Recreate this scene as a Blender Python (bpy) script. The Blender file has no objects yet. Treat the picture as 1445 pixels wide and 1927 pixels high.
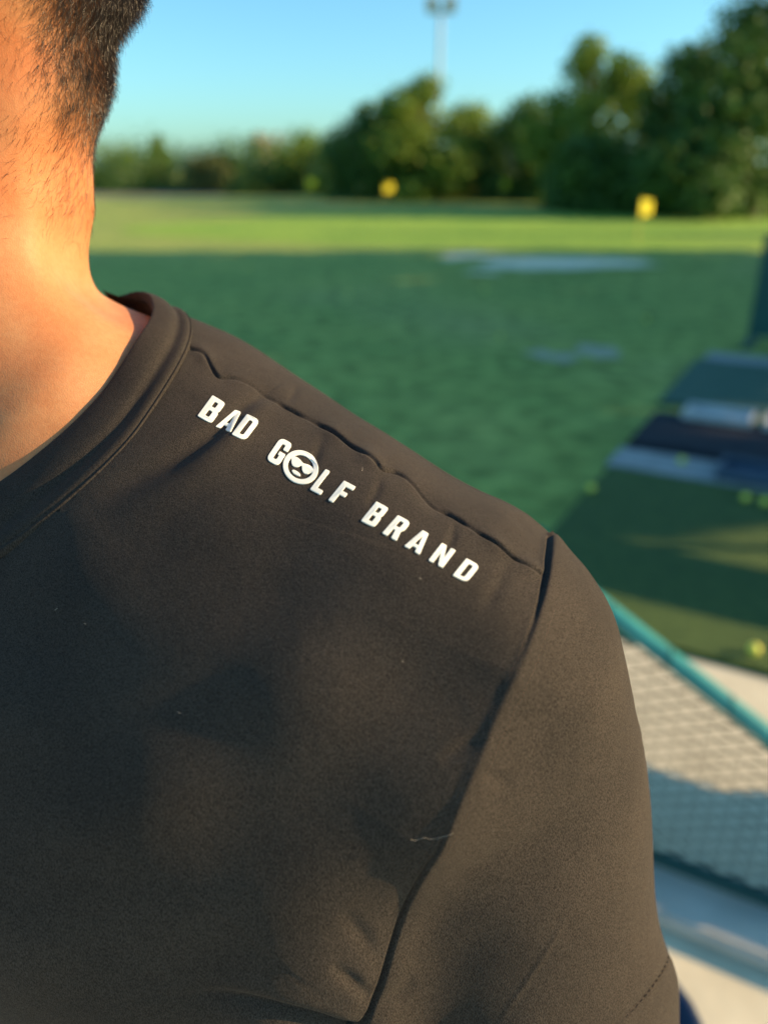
import bpy, bmesh, math, random, time
import numpy as np
from mathutils import Vector, Matrix
from mathutils.bvhtree import BVHTree
T0 = time.time()
S = bpy.context.scene
C = S.collection
R = math.radians
rng = np.random.default_rng(7)
random.seed(7)

# ---------------------------------------------------------------- camera
PITCH, CAMZ, FPX = 23.3, 1.60, 1500.0
cam_d = bpy.data.cameras.new('camera')
cam = bpy.data.objects.new('camera', cam_d); C.objects.link(cam)
cam.location = (0, 0, CAMZ)
cam.rotation_euler = (R(90 - PITCH), 0, 0)
cam_d.sensor_fit = 'VERTICAL'
cam_d.sensor_height = 36.0
cam_d.sensor_width = 27.0
cam_d.lens = 36.0 * FPX / 1927.0
cam_d.clip_start = 0.02
cam_d.clip_end = 3000
cam_d.dof.use_dof = True
cam_d.dof.focus_distance = 0.322
cam_d.dof.aperture_fstop = cam_d.lens / 6.4
S.camera = cam

# ---------------------------------------------------------------- sky, sun, exposure
SUN_AZ = (0.9998, -0.019)          # horizontal direction towards the sun
SUN_EL = 19.0
w = bpy.data.worlds.new('World'); S.world = w; w.use_nodes = True
nt = w.node_tree; bg = nt.nodes['Background']
sky = nt.nodes.new('ShaderNodeTexSky'); sky.sky_type = 'NISHITA'; sky.sun_disc = False
sky.sun_elevation = R(SUN_EL)
sky.sun_rotation = math.atan2(SUN_AZ[0], SUN_AZ[1])
sky.air_density = 1.0; sky.dust_density = 1.0; sky.ozone_density = 2.0
tint = nt.nodes.new('ShaderNodeMix'); tint.data_type = 'RGBA'; tint.blend_type = 'MULTIPLY'
tint.inputs['Factor'].default_value = 1.0; tint.inputs['B'].default_value = (.55, .93, 1.03, 1)      # the clear cyan of this evening's air
nt.links.new(sky.outputs[0], tint.inputs['A']); nt.links.new(tint.outputs['Result'], bg.inputs[0]); bg.inputs[1].default_value = 0.12
sun_d = bpy.data.lights.new('sun', 'SUN'); sun_d.energy = 5.0; sun_d.angle = R(0.6)
sun_d.color = (1.0, 0.67, 0.34)
sun = bpy.data.objects.new('sun', sun_d); C.objects.link(sun)
sd = Vector((SUN_AZ[0] * math.cos(R(SUN_EL)), SUN_AZ[1] * math.cos(R(SUN_EL)), math.sin(R(SUN_EL)))).normalized()
sun.rotation_euler = sd.to_track_quat('Z', 'Y').to_euler()
sun.location = (30, -20, 20)
S.view_settings.view_transform = 'Standard'
S.view_settings.look = 'None'
S.view_settings.exposure = 1.0
S.view_settings.gamma = 1.0
S.view_settings.use_curve_mapping = False
S.render.engine = 'CYCLES'

# ---------------------------------------------------------------- helpers
CP, SP = math.cos(R(PITCH)), math.sin(R(PITCH))
def ray(px, py):
    a, b = (px - 722.5) / FPX, (963.5 - py) / FPX
    return np.array((a, CP + b * SP, -SP + b * CP))
def project(P):
    P = np.asarray(P, float); x, y, z = P[..., 0], P[..., 1], P[..., 2] - CAMZ
    f = y * CP - z * SP; u = y * SP + z * CP
    f = np.where(f > 1e-4, f, 1e-4)
    return 722.5 + x / f * FPX, 963.5 - u / f * FPX, f
def ground(px, py, z=0.0):
    r = ray(px, py); t = (z - CAMZ) / r[2]
    return np.array((r[0] * t, r[1] * t, z))
def tag(o, label=None, cat=None, group=None, kind=None):
    if label: o['label'] = label
    if cat: o['category'] = cat
    if group: o['group'] = group
    if kind: o['kind'] = kind
    return o
def empty(name, loc=(0, 0, 0), rz=0.0):
    o = bpy.data.objects.new(name, None); C.objects.link(o)
    o.location = loc; o.rotation_euler = (0, 0, rz); o.empty_display_size = 0.1
    return o
def mesh_obj(name, V, F, mat=None, parent=None, smooth=True):
    me = bpy.data.meshes.new(name)
    V = np.asarray(V, np.float32)
    if isinstance(F, np.ndarray):
        n, k = F.shape
        me.vertices.add(len(V)); me.vertices.foreach_set('co', V.ravel())
        me.loops.add(n * k); me.loops.foreach_set('vertex_index', F.astype(np.int32).ravel())
        me.polygons.add(n)
        me.polygons.foreach_set('loop_start', np.arange(0, n * k, k, dtype=np.int32))
        me.polygons.foreach_set('loop_total', np.full(n, k, np.int32))
        me.update(calc_edges=True); me.validate()
    else:
        me.from_pydata([tuple(v) for v in V], [], F); me.update()
    me.polygons.foreach_set('use_smooth', np.full(len(me.polygons), smooth))
    if mat: me.materials.append(mat)
    o = bpy.data.objects.new(name, me); C.objects.link(o)
    if parent: o.parent = parent
    return o
def bm_obj(name, bm, mat=None, parent=None, smooth=False):
    me = bpy.data.meshes.new(name); bm.to_mesh(me); bm.free()
    me.polygons.foreach_set('use_smooth', np.full(len(me.polygons), smooth))
    if mat: me.materials.append(mat)
    o = bpy.data.objects.new(name, me); C.objects.link(o)
    if parent: o.parent = parent
    return o
# --- material builder
def mat_new(name, col=(.5, .5, .5), rough=.6, spec=.5):
    m = bpy.data.materials.new(name); m.use_nodes = True
    b = m.node_tree.nodes['Principled BSDF']
    b.inputs['Base Color'].default_value = (*col, 1); b.inputs['Roughness'].default_value = rough
    b.inputs['Specular IOR Level'].default_value = spec
    return m, m.node_tree, b
def N(nt, typ, **kw):
    n = nt.nodes.new(typ)
    for k, v in kw.items():
        if k in n.inputs: n.inputs[k].default_value = v
        else: setattr(n, k, v)
    return n
def noise_col(nt, b, c1, c2, scale, detail=4, lo=.35, hi=.65, coord='Object', vec=None):
    tc = N(nt, 'ShaderNodeTexCoord'); no = N(nt, 'ShaderNodeTexNoise', Scale=scale, Detail=detail)
    nt.links.new(vec or tc.outputs[coord], no.inputs['Vector'])
    cr = N(nt, 'ShaderNodeValToRGB'); e = cr.color_ramp.elements
    e[0].position, e[1].position = lo, hi; e[0].color = (*c1, 1); e[1].color = (*c2, 1)
    nt.links.new(no.outputs['Fac'], cr.inputs[0])
    if b: nt.links.new(cr.outputs[0], b.inputs['Base Color'])
    return no, cr, tc
def noise_bump(nt, b, scale, strength, dist, detail=3, coord='Object', prev=None):
    tc = N(nt, 'ShaderNodeTexCoord'); no = N(nt, 'ShaderNodeTexNoise', Scale=scale, Detail=detail)
    nt.links.new(tc.outputs[coord], no.inputs['Vector'])
    bp = N(nt, 'ShaderNodeBump', Strength=strength, Distance=dist)
    nt.links.new(no.outputs['Fac'], bp.inputs['Height'])
    if prev: nt.links.new(prev.outputs[0], bp.inputs['Normal'])
    nt.links.new(bp.outputs[0], b.inputs['Normal'])
    return bp

# ---------------------------------------------------------------- distance fields and surface extraction
def smin(a, b, k):
    h = np.clip(.5 + .5 * (b - a) / k, 0, 1)
    return b + (a - b) * h - k * h * (1 - h)
def smax(a, b, k): return -smin(-a, -b, k)
def cone(P, a, b, ra, rb):
    a, b = np.asarray(a, float), np.asarray(b, float); ba = b - a
    h = np.clip(((P - a) @ ba) / (ba @ ba), 0, 1)
    return np.linalg.norm(P - a - h[..., None] * ba, axis=-1) - (ra + (rb - ra) * h)
def ell(P, c, r):
    q = (P - np.asarray(c, float)) / np.asarray(r, float)
    k0 = np.linalg.norm(q, axis=-1); k1 = np.linalg.norm(q / np.asarray(r, float), axis=-1)
    return k0 * (k0 - 1) / np.maximum(k1, 1e-6)
def surface_nets(sdf, lo, hi, h):
    lo, hi = np.asarray(lo, float), np.asarray(hi, float); B = 12
    nb = np.ceil((hi - lo) / (h * B)).astype(int); n = nb * B + 1
    cs = [lo[i] + (np.arange(nb[i]) + .5) * B * h for i in range(3)]
    X = np.stack(np.meshgrid(*cs, indexing='ij'), -1).reshape(-1, 3)
    d = sdf(X)
    G = np.repeat(np.repeat(np.repeat(d.reshape(nb), B, 0), B, 1), B, 2)
    G = np.pad(G, ((0, 1), (0, 1), (0, 1)), mode='edge').astype(np.float32)
    act = np.argwhere(np.abs(d.reshape(nb)) < B * h * 1.25)
    k = np.arange(B + 1)
    off = np.stack(np.meshgrid(k, k, k, indexing='ij'), -1).reshape(-1, 3)
    for s in range(0, len(act), 60):
        ix = (act[s:s + 60, None, :] * B + off[None]).reshape(-1, 3)
        G[ix[:, 0], ix[:, 1], ix[:, 2]] = sdf(lo + ix * h)
    sgn = G < 0
    cell = np.zeros(np.array(G.shape) - 1, np.int16)
    for i in (0, 1):
        for j in (0, 1):
            for m in (0, 1):
                cell += sgn[i:i + cell.shape[0], j:j + cell.shape[1], m:m + cell.shape[2]]
    cells = np.argwhere((cell > 0) & (cell < 8))
    idx = -np.ones(cell.shape, np.int32); idx[tuple(cells.T)] = np.arange(len(cells))
    acc = np.zeros((len(cells), 3)); cnt = np.zeros(len(cells))
    corners = [(i, j, m) for i in (0, 1) for j in (0, 1) for m in (0, 1)]
    for a in corners:
        for ax in range(3):
            if a[ax]: continue
            b = list(a); b[ax] = 1
            ga = G[tuple((cells + a).T)]; gb = G[tuple((cells + b).T)]
            cr = (ga < 0) != (gb < 0)
            t = np.where(cr, ga / np.where(cr, ga - gb, 1), 0)
            p = cells + np.asarray(a, float); p[:, ax] += t
            acc[cr] += p[cr]; cnt[cr] += 1
    V = lo + acc / cnt[:, None] * h
    F = []
    for ax in range(3):
        u, v = (ax + 1) % 3, (ax + 2) % 3
        sl0 = [slice(None)] * 3; sl1 = [slice(None)] * 3
        sl0[ax] = slice(0, -1); sl1[ax] = slice(1, None)
        s0, s1 = sgn[tuple(sl0)], sgn[tuple(sl1)]
        e = np.argwhere(s0 != s1)
        ok = np.ones(len(e), bool)
        for q in (u, v): ok &= (e[:, q] > 0) & (e[:, q] < cell.shape[q])
        e = e[ok]; flip = s0[tuple(e.T)]
        du = np.zeros(3, int); dv = np.zeros(3, int); du[u] = 1; dv[v] = 1
        q = np.stack([idx[tuple((e - du - dv).T)], idx[tuple((e - dv).T)], idx[tuple(e.T)], idx[tuple((e - du).T)]], 1)
        q[~flip] = q[~flip][:, ::-1]
        F.append(q)
    F = np.concatenate(F); F = F[(F >= 0).all(1)]
    return V, F
def grad(sdf, P, e=4e-4):
    g = np.zeros_like(P)
    for i in range(3):
        o = np.zeros(3); o[i] = e
        g[:, i] = (sdf(P + o) - sdf(P - o)) / (2 * e)
    return g
def settle(sdf, V, it=2, mask=None):
    V = V.copy(); m = np.ones(len(V), bool) if mask is None else mask
    for _ in range(it):
        P = V[m]; g = grad(sdf, P); d = sdf(P)
        st = d[:, None] * g / np.maximum((g * g).sum(1), .2)[:, None]
        l = np.linalg.norm(st, axis=1, keepdims=True)
        V[m] = P - st * np.minimum(1, .004 / np.maximum(l, 1e-9))
    return V
def subdivide(V, F, fm):
    """split the quads marked in fm in four; the rim of the marked area keeps its straight edges"""
    Q = F[fm]; keep = F[~fm]
    E = np.sort(np.concatenate([Q[:, [i, (i + 1) % 4]] for i in range(4)]), 1)
    U, inv = np.unique(E, axis=0, return_inverse=True); inv = inv.reshape(4, -1)
    n0 = len(V); mid = V[U].mean(1); cen = V[Q].mean(1)
    V2 = np.concatenate([V, mid, cen]); m = n0 + inv; c = n0 + len(U) + np.arange(len(Q))
    new = [np.stack([Q[:, i], m[i], c, m[(i + 3) % 4]], 1) for i in range(4)]
    F2 = np.concatenate([keep] + new)
    fm2 = np.zeros(len(F2), bool); fm2[len(keep):] = True
    return V2, F2, fm2
def vnormals(V, F):
    n = np.cross(V[F[:, 2]] - V[F[:, 0]], V[F[:, 3]] - V[F[:, 1]])
    vn = np.zeros_like(V)
    for i in range(4): np.add.at(vn, F[:, i], n)
    return vn / np.maximum(np.linalg.norm(vn, axis=1, keepdims=True), 1e-12)
def compact(V, F):
    u, inv = np.unique(F, return_inverse=True)
    return V[u], inv.reshape(F.shape), u
def relax(V, F, wgt, it):
    """even out the surface where wgt > 0"""
    E = np.unique(np.sort(np.concatenate([F[:, [i, (i + 1) % 4]] for i in range(4)]), 1), axis=0)
    m = (wgt[E] > .01).any(1); E = E[m]; n = len(V); V = V.copy()
    cnt = np.bincount(E.ravel(), minlength=n).astype(float); cnt[cnt == 0] = 1
    for _ in range(it):
        for ax in range(3):
            sm = np.bincount(E[:, 0], V[E[:, 1], ax], n) + np.bincount(E[:, 1], V[E[:, 0], ax], n)
            V[:, ax] += .5 * wgt * (sm / cnt - V[:, ax])
    return V
def poly_dist(X, Y, pts):
    """distance to a polyline in the plane, signed side (+ = right of travel, y down) and arc parameter"""
    pts = np.asarray(pts, float); best = np.full(X.shape, 1e9); side = np.zeros(X.shape); arc = np.zeros(X.shape); L = 0
    for a, b in zip(pts[:-1], pts[1:]):
        d = b - a; l = np.hypot(*d)
        t = ((X - a[0]) * d[0] + (Y - a[1]) * d[1]) / (l * l); tc = np.clip(t, 0, 1)
        dx, dy = X - a[0] - tc * d[0], Y - a[1] - tc * d[1]
        q = np.hypot(dx, dy); s = (d[0] * (Y - a[1]) - d[1] * (X - a[0])) / l
        m = q < best
        best = np.where(m, q, best); side = np.where(m, s, side); arc = np.where(m, L + tc * l, arc); L += l
    return best, np.sign(side) * best, arc / L
def smooth_poly(pts, n=6):
    """Catmull-Rom through points"""
    p = np.asarray(pts, float); q = np.vstack([2 * p[0] - p[1], p, 2 * p[-1] - p[-2]]); out = []
    for i in range(len(p) - 1):
        a, b, c, d = q[i:i + 4]
        for t in np.arange(n) / n:
            out.append(.5 * (2 * b + (c - a) * t + (2 * a - 5 * b + 4 * c - d) * t * t + (3 * b - a - 3 * c + d) * t ** 3))
    out.append(p[-1]); return np.array(out)
# ================================================================ the man
TH = 23.0
BL = np.array((math.cos(R(TH)), -math.sin(R(TH)), 0.0))      # towards his left
BF = np.array((-math.sin(R(TH)), -math.cos(R(TH)), 0.0))     # towards his front
BO = np.array((-0.176, 0.382, 0.0))
def b2w(P): P = np.asarray(P, float); return BO + P[..., :1] * BL + P[..., 1:2] * BF + P[..., 2:3] * np.array((0, 0, 1.0))
def w2b(P): Q = np.asarray(P, float) - BO; return np.stack([Q @ BL, Q @ BF, Q[..., 2]], -1)
# head frame (he looks over his right shoulder)
HF = np.array((-1.0, 0.02, 0.0)); HF /= np.linalg.norm(HF)
HL = np.array((HF[1], -HF[0], 0.0)) * -1
HL = np.array((-HF[1], HF[0], 0.0)); HL = np.cross(np.array((0, 0, 1.0)), HF)      # his left
HO = np.array((-0.212, 0.385, 1.690))
def w2h(P): Q = np.asarray(P, float) - HO; return np.stack([Q @ HL, Q @ HF, Q[..., 2]], -1)
def h2w(P): P = np.asarray(P, float); return HO + P[..., :1] * HL + P[..., 1:2] * HF + P[..., 2:3] * np.array((0, 0, 1.0))
def mirror(P): Q = P.copy(); Q[..., 0] = np.abs(Q[..., 0]); return Q

def head_sdf(P):
    H = w2h(P); M = mirror(H)
    d = ell(H, (0, -.012, .025), (.074, .098, .093))
    d = smin(d, ell(H, (0, .035, -.035), (.058, .062, .080)), .03)       # face and jaw
    d = smin(d, ell(M, (.045, .058, -.018), (.022, .022, .022)), .02)    # cheekbones
    d = smin(d, cone(H, (0, .092, .012), (0, .112, -.026), .009, .013), .012)   # nose
    d = smin(d, ell(M, (.012, .102, -.028), (.009, .011, .008)), .006)
    d = smin(d, ell(H, (0, .088, -.058), (.025, .013, .007)), .006)      # lips
    d = smin(d, ell(H, (0, .086, -.068), (.021, .013, .007)), .005)
    d = smax(d, -ell(H, (0, .104, -.0632), (.020, .012, .0012)), .002)
    d = smin(d, ell(H, (0, .080, -.092), (.022, .018, .016)), .014)      # chin
    d = smin(d, cone(M, (.010, .090, .028), (.042, .078, .030), .010, .008), .014)   # brow
    d = smax(d, -ell(M, (.031, .096, .008), (.017, .014, .011)), .008)   # eye sockets
    d = smin(d, ell(M, (.031, .078, .007), (.0125, .0125, .0125)), .002)
    e = ell(M, (.079, -.004, -.002), (.010, .017, .031))                 # ears
    e = smax(e, -ell(M, (.090, .000, .000), (.008, .010, .020)), .004)
    return smin(d, e, .008)
def arm_pts(s):
    return (s * .211, -.004, 1.399), (s * .272, -.006, 1.13), (s * .285, .06, .90)
def hand_sdf(Q, s):
    """relaxed hanging hand; wrist near (.25,.06,.90), palm facing the thigh"""
    w0 = np.array((s * .285, .060, .90)); d = ell(Q, w0 + (0, .012, -.060), (.016, .040, .052))
    for k, (yy, ln, rr) in enumerate([(.042, .072, .0085), (.020, .082, .0088), (-.002, .076, .0084), (-.022, .058, .0075)]):
        a = w0 + (0, yy * .9, -.100); b = a + (-s * .004, .004, -ln * .45); c = b + (-s * .020, .004, -ln * .50)
        f = np.minimum(cone(Q, a + (0, 0, .03), b, rr, rr * .95), cone(Q, b, c, rr * .95, rr * .75))
        d = smin(d, f, .004)
    a = w0 + (-s * .004, .036, -.030); b = a + (-s * .012, .032, -.030); c = b + (-s * .010, .008, -.030)
    return smin(d, np.minimum(cone(Q, a, b, .012, .010), cone(Q, b, c, .010, .0075)), .006)
def torso_core(M, off, k=.05):
    """rib cage, chest, belly, hips; M is mirrored, off thickens it into a loose shirt"""
    d = ell(M, (0, .005, 1.26), (.172 + off, .112 + off, .235 + off))
    d = smin(d, ell(M, (.078, .055, 1.325), (.088 + off, .068 + off, .085 + off)), k)
    d = smin(d, ell(M, (.075, -.055, 1.36), (.085 + off, .055 + off, .12 + off)), .05)
    d = smin(d, ell(M, (0, .0, 1.02), (.158 + off, .115 + off, .22 + off)), .06)
    return d
def neck_sdf(P):
    Q = w2b(P); nt_ = w2b(HO + np.array((-0.002, 0, -.085)))
    n0 = np.array((-.004, -.030, 1.46))
    d = cone(Q, n0, nt_, .064, .054)
    occ = w2b(h2w(np.array((0, -.052, -.065))))
    d = smin(d, cone(Q, np.array((.0, -.050, 1.49)), occ, .036, .034), .03)
    return d
def trap_sdf(M, off=0.0):
    d = cone(M, (.045, -.025, 1.462), (.195, -.006, 1.405), .052 + off, .053 + off)
    return smin(d, cone(M, (.02, -.045, 1.525), (.13, -.03, 1.440), .030 + off, .034 + off), .05)
def skin_sdf(P):
    Q = w2b(P); M = mirror(Q)
    d = smin(torso_core(M, -.003), trap_sdf(M, .003), .05)
    d = smin(d, neck_sdf(P), .035)
    d = smin(d, head_sdf(P), .022)
    a, e, wv = arm_pts(1)
    arm = smin(cone(M, a, e, .055, .043), cone(M, e, wv, .042, .027), .02)
    d = smin(d, arm, .03)
    d = smin(d, hand_sdf(M, 1), .012)
    hip = ell(M, (.06, -.01, .92), (.115, .115, .13)); d = smin(d, hip, .05)
    leg = smin(cone(M, (.095, 0, .88), (.105, .015, .48), .082, .054), cone(M, (.105, .015, .48), (.11, -.02, .09), .054, .036), .03)
    leg = smin(leg, ell(M, (.108, -.03, .34), (.048, .052, .11)), .03)
    d = smin(d, leg, .03)
    return smin(d, cone(M, (.112, -.03, .05), (.125, .14, .035), .034, .026), .03)
SH = dict(torso=.012, trap=.006, sl0=.069, sl1=.086)
def shirt_sdf(P):
    Q = w2b(P); M = mirror(Q)
    d = torso_core(M, SH['torso'], .09)
    d = smin(d, ell(M, (0, .0, .92), (.178, .130, .20)), .06)
    d = smin(d, trap_sdf(M, SH['trap']), .055)
    d = smin(d, ell(M, (.130, .026, 1.385), (.062, .060, .085)), .08)
    d = smin(d, cone(M, (.188, .034, 1.380), (.192, .040, 1.22), .048, .056), .08)      # cloth hanging off the front of the shoulder
    a, e, _ = arm_pts(1)
    sl = cone(M, a, (.276, -.006, 1.13), SH['sl0'], SH['sl1'])
    k = np.clip((M[..., 2] - 1.33) / .12, 0, 1) * .05 + .014
    h = np.clip(.5 + .5 * (sl - d) / k, 0, 1)
    return sl + (d - sl) * h - k * h * (1 - h)

# a few hand corrections of the pose, given as (place in the view, shift, reach); whole volumes move, near and far side alike
NUDGE = [((1290, 1835), (24, 0), 55), ((1190, 1270), (13, 0), 90), ((1200, 1420), (58, -10), 180), ((1150, 1160), (8, 0), 80), ((60, 60), (28, 0), 160), ((240, -10), (30, 0), 90), ((150, 310), (-44, 0), 75), ((215, 470), (-78, 10), 75), ((270, 520), (-30, 22), 45), ((350, 560), (0, 34), 75), ((900, 880), (0, 26), 90), ((1060, 1010), (0, 14), 60), ((560, 650), (0, 14), 90)]
SKIN_NUDGE = [((245, 165), (32, 0), 62)]
def nudge(V, extra=()):
    px, py, f = project(V); near = (f > .1) & (f < .9)
    dx = np.zeros(len(V)); dy = np.zeros(len(V))
    for (x, y), (a, b), s in NUDGE + list(extra):
        g = np.exp(-((px - x) ** 2 + (py - y) ** 2) / (2 * s * s)) * near
        dx += a * g; dy += b * g
    dx *= f / FPX; dy *= f / FPX
    return V + dx[:, None] * np.array((1, 0, 0.)) - dy[:, None] * np.array((0, SP, CP))

# ---------------------------------------------------------------- materials of the man
def make_skin():
    m, nt, b = mat_new('skin', (.55, .29, .17), .58, .22)
    no, cr, tc = noise_col(nt, None, (.42, .178, .074), (.50, .228, .105), 38, 5, .3, .7)
    n2, c2, _ = noise_col(nt, None, (.86, .70, .62), (1.10, 1.12, 1.10), 420, 3, .30, .62)
    n3, c3, _ = noise_col(nt, None, (1.05, .86, .78), (1.0, 1.06, 1.08), 26, 3, .35, .6)
    q1 = N(nt, 'ShaderNodeMix', data_type='RGBA', blend_type='MULTIPLY'); q1.inputs['Factor'].default_value = .28
    nt.links.new(cr.outputs[0], q1.inputs['A']); nt.links.new(c2.outputs[0], q1.inputs['B'])
    q2 = N(nt, 'ShaderNodeMix', data_type='RGBA', blend_type='MULTIPLY'); q2.inputs['Factor'].default_value = .9
    nt.links.new(q1.outputs['Result'], q2.inputs['A']); nt.links.new(c3.outputs[0], q2.inputs['B'])
    at = N(nt, 'ShaderNodeAttribute', attribute_name='stubble')
    mx = N(nt, 'ShaderNodeMix', data_type='RGBA'); mx.inputs['B'].default_value = (.035, .022, .016, 1)
    nt.links.new(at.outputs['Fac'], mx.inputs['Factor']); nt.links.new(q2.outputs['Result'], mx.inputs['A'])
    nt.links.new(mx.outputs['Result'], b.inputs['Base Color'])
    b.inputs['Subsurface Weight'].default_value = .12
    b.inputs['Subsurface Radius'].default_value = (1.0, .35, .15); b.inputs['Subsurface Scale'].default_value = .006
    vo = N(nt, 'ShaderNodeTexVoronoi', Scale=1500.0); nt.links.new(tc.outputs['Object'], vo.inputs['Vector'])
    b1 = N(nt, 'ShaderNodeBump', Strength=.28, Distance=.00025); nt.links.new(vo.outputs['Distance'], b1.inputs['Height'])
    noise_bump(nt, b, 420, .10, .0007, 4, prev=b1)
    return m
def make_cloth(name, c1, c2, scale=1.0):
    m, nt, b = mat_new(name, c1, .92, .18)
    tc = N(nt, 'ShaderNodeTexCoord')
    mp = N(nt, 'ShaderNodeMapping'); mp.inputs['Rotation'].default_value = (.06, .10, .40); mp.inputs['Scale'].default_value = (1, 1, .30)
    nt.links.new(tc.outputs['Object'], mp.inputs['Vector'])
    no, cr, _ = noise_col(nt, None, c1, c2, 3000 * scale, 1, .34, .70, vec=mp.outputs[0])
    big, cb, _ = noise_col(nt, None, (.82, .82, .82), (1.15, 1.12, 1.08), 22, 4, .3, .7)
    mx = N(nt, 'ShaderNodeMix', data_type='RGBA', blend_type='MULTIPLY'); mx.inputs['Factor'].default_value = 1
    nt.links.new(cr.outputs[0], mx.inputs['A']); nt.links.new(cb.outputs[0], mx.inputs['B'])
    nt.links.new(mx.outputs['Result'], b.inputs['Base Color'])
    b.inputs['Sheen Weight'].default_value = .035; b.inputs['Sheen Roughness'].default_value = .35
    b.inputs['Sheen Tint'].default_value = (1, .93, .85, 1)
    bp = N(nt, 'ShaderNodeBump', Strength=.45, Distance=.0004); nt.links.new(no.outputs['Fac'], bp.inputs['Height'])
    b2 = N(nt, 'ShaderNodeBump', Strength=.16, Distance=.003)
    n2 = N(nt, 'ShaderNodeTexNoise', Scale=70.0, Detail=4.0); nt.links.new(tc.outputs['Object'], n2.inputs['Vector'])
    nt.links.new(n2.outputs['Fac'], b2.inputs['Height']); nt.links.new(bp.outputs[0], b2.inputs['Normal'])
    nt.links.new(b2.outputs[0], b.inputs['Normal'])
    return m
M_skin = make_skin()
M_cloth = make_cloth('charcoal_knit', (.0150, .0125, .0105), (.058, .049, .0415))
M_rib = make_cloth('charcoal_rib', (.0150, .0125, .0105), (.054, .046, .039))
M_shorts = make_cloth('grey_twill', (.10, .10, .10), (.16, .155, .15), .7)
M_white = mat_new('white_silicone', (.80, .82, .74), .42, .4)[0]
M_thread = mat_new('sewing_thread', (.012, .011, .012), .8, .2)[0]
M_lint = mat_new('lint', (.40, .36, .30), .9, .2)[0]
M_hair, _nt, _b = mat_new('hair', (.016, .011, .008), .30, .6)
M_shoe = mat_new('white_leather', (.7, .7, .68), .5, .4)[0]
M_sole = mat_new('rubber_sole', (.55, .55, .53), .7, .3)[0]

# ---------------------------------------------------------------- body: one continuous skin
man = empty('person', (float(BO[0]), float(BO[1]), 0.0))
tag(man, 'man in a black crew-neck T-shirt with white lettering along the shoulder', 'person')
MO = np.array((BO[0], BO[1], 0.0))
def local(V): return np.asarray(V) - MO
V, F = surface_nets(skin_sdf, (-.75, -.10, -.01), (.32, .90, 1.83), .0065)
fc = V[F].mean(1); px, py, f = project(fc)
fm = ((px > -500) & (px < 420) & (py > -450) & (py < 1150) & (fc[:, 2] > 1.40)) | (np.linalg.norm(w2h(fc) - np.array((0, .08, -.02)), axis=1) < .075)
V, F, fm = subdivide(V, F, fm)
V = settle(skin_sdf, V, 2)
def opening(V):
    Q = w2b(V); return Q, np.sqrt((Q[:, 0] / .0718) ** 2 + ((Q[:, 1] - .020) / np.where(Q[:, 1] > .020, .058, .083)) ** 2)
# under the shirt the skin stays below the cloth; inside the neck opening it runs smoothly from the collar up into the neck
Q, rr = opening(V); ds = shirt_sdf(V)
und = (Q[:, 2] > .86) & (Q[:, 2] < 1.58) & ~((np.abs(Q[:, 0]) > .20) & (Q[:, 2] < 1.17))
want = .0022 - .0052 * np.clip((rr - .965) / .075, 0, 1) - .0080 * np.clip((rr - 1.10) / .25, 0, 1)
mv = und & (rr > .93) & ((ds > want) | ((rr < 1.14) & (np.abs(ds) < .04)))
g = grad(shirt_sdf, V[mv]); g /= np.linalg.norm(g, axis=1, keepdims=True)
V[mv] += g * (want - ds)[mv][:, None]
Q, rr = opening(V)
free = np.clip((1.01 - rr) / .05, 0, 1) * np.clip((1.578 - Q[:, 2]) / .02, 0, 1) * np.clip((Q[:, 2] - 1.38) / .02, 0, 1)
V = relax(V, F, free, 320)
Q, rr = opening(V)
V += vnormals(V, F) * (.0140 * np.clip((1.0 - rr) / .16, 0, 1) * np.clip((Q[:, 1] + .015) / .035, 0, 1) * np.clip((1.575 - Q[:, 2]) / .055, 0, 1) * (rr < 1) * (Q[:, 2] > 1.40))[:, None]
V = relax(V, F, free, 40)
fc = V[F].mean(1); px, py, f = project(fc)
fm = fm & (px > -60) & (px < 330) & (py > -60) & (py < 960) & (fc[:, 1] < .46)
V, F, fm = subdivide(V, F, fm)
Q, rr = opening(V)
keep = (Q[:, 2] > 1.585) | (Q[:, 2] < 1.36)
V = settle(skin_sdf, V, 2, keep)
vis_ = np.zeros(len(V)); vis_[np.unique(F[fm])] = 1; vis_[np.unique(F[~fm])] = 0
bE = np.sort(np.concatenate([F[fm][:, [i, (i + 1) % 4]] for i in range(4)]), 1); bU, bc = np.unique(bE, axis=0, return_counts=True)
vis_[bU[bc == 1].ravel()] = 0
V = relax(V, F, vis_ * np.clip((1.12 - rr) / .1, 0, 1) * np.clip((1.60 - Q[:, 2]) / .02, 0, 1), 14)
V = nudge(V, SKIN_NUDGE); SKV, SKF = V, F
SKN = vnormals(V, F)
# scalp: how thickly hair grows at each point
def scalp(V, Nn):
    H = w2h(V); px, py, f = project(V)
    # hairline behind the ear and down the nape (seen side), a cap elsewhere
    vis = (H[:, 0] > -.03) & (H[:, 1] < -.02) & (py > -60)
    edge = 118 + 58 * np.sin(py * .021) * .15 + np.clip(py - 120, 0, 400) * .38     # left limit of thick hair
    side = np.clip((px - (edge - 75)) / 95, 0, 1)
    low = np.clip((335 - py) / 200, 0, 1)
    d_vis = side * low ** .8
    cap = np.clip((H[:, 2] - (.045 - .9 * np.clip(-H[:, 1] - .02, 0, .08) + np.where(H[:, 1] > .03, (H[:, 1] - .03) * 1.3, 0))) / .02, 0, 1)
    nape = np.clip((H[:, 2] + .075) / .03, 0, 1) * np.clip((-.045 - H[:, 1]) / .02, 0, 1)
    d_cap = np.maximum(cap, nape)
    d_cap *= 1 - np.clip((.05 - np.abs(np.abs(H[:, 0]) - .08)) / .02, 0, 1) * (np.abs(H[:, 1]) < .022) * (H[:, 2] < .035)
    return np.where(vis, d_vis, d_cap)
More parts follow.
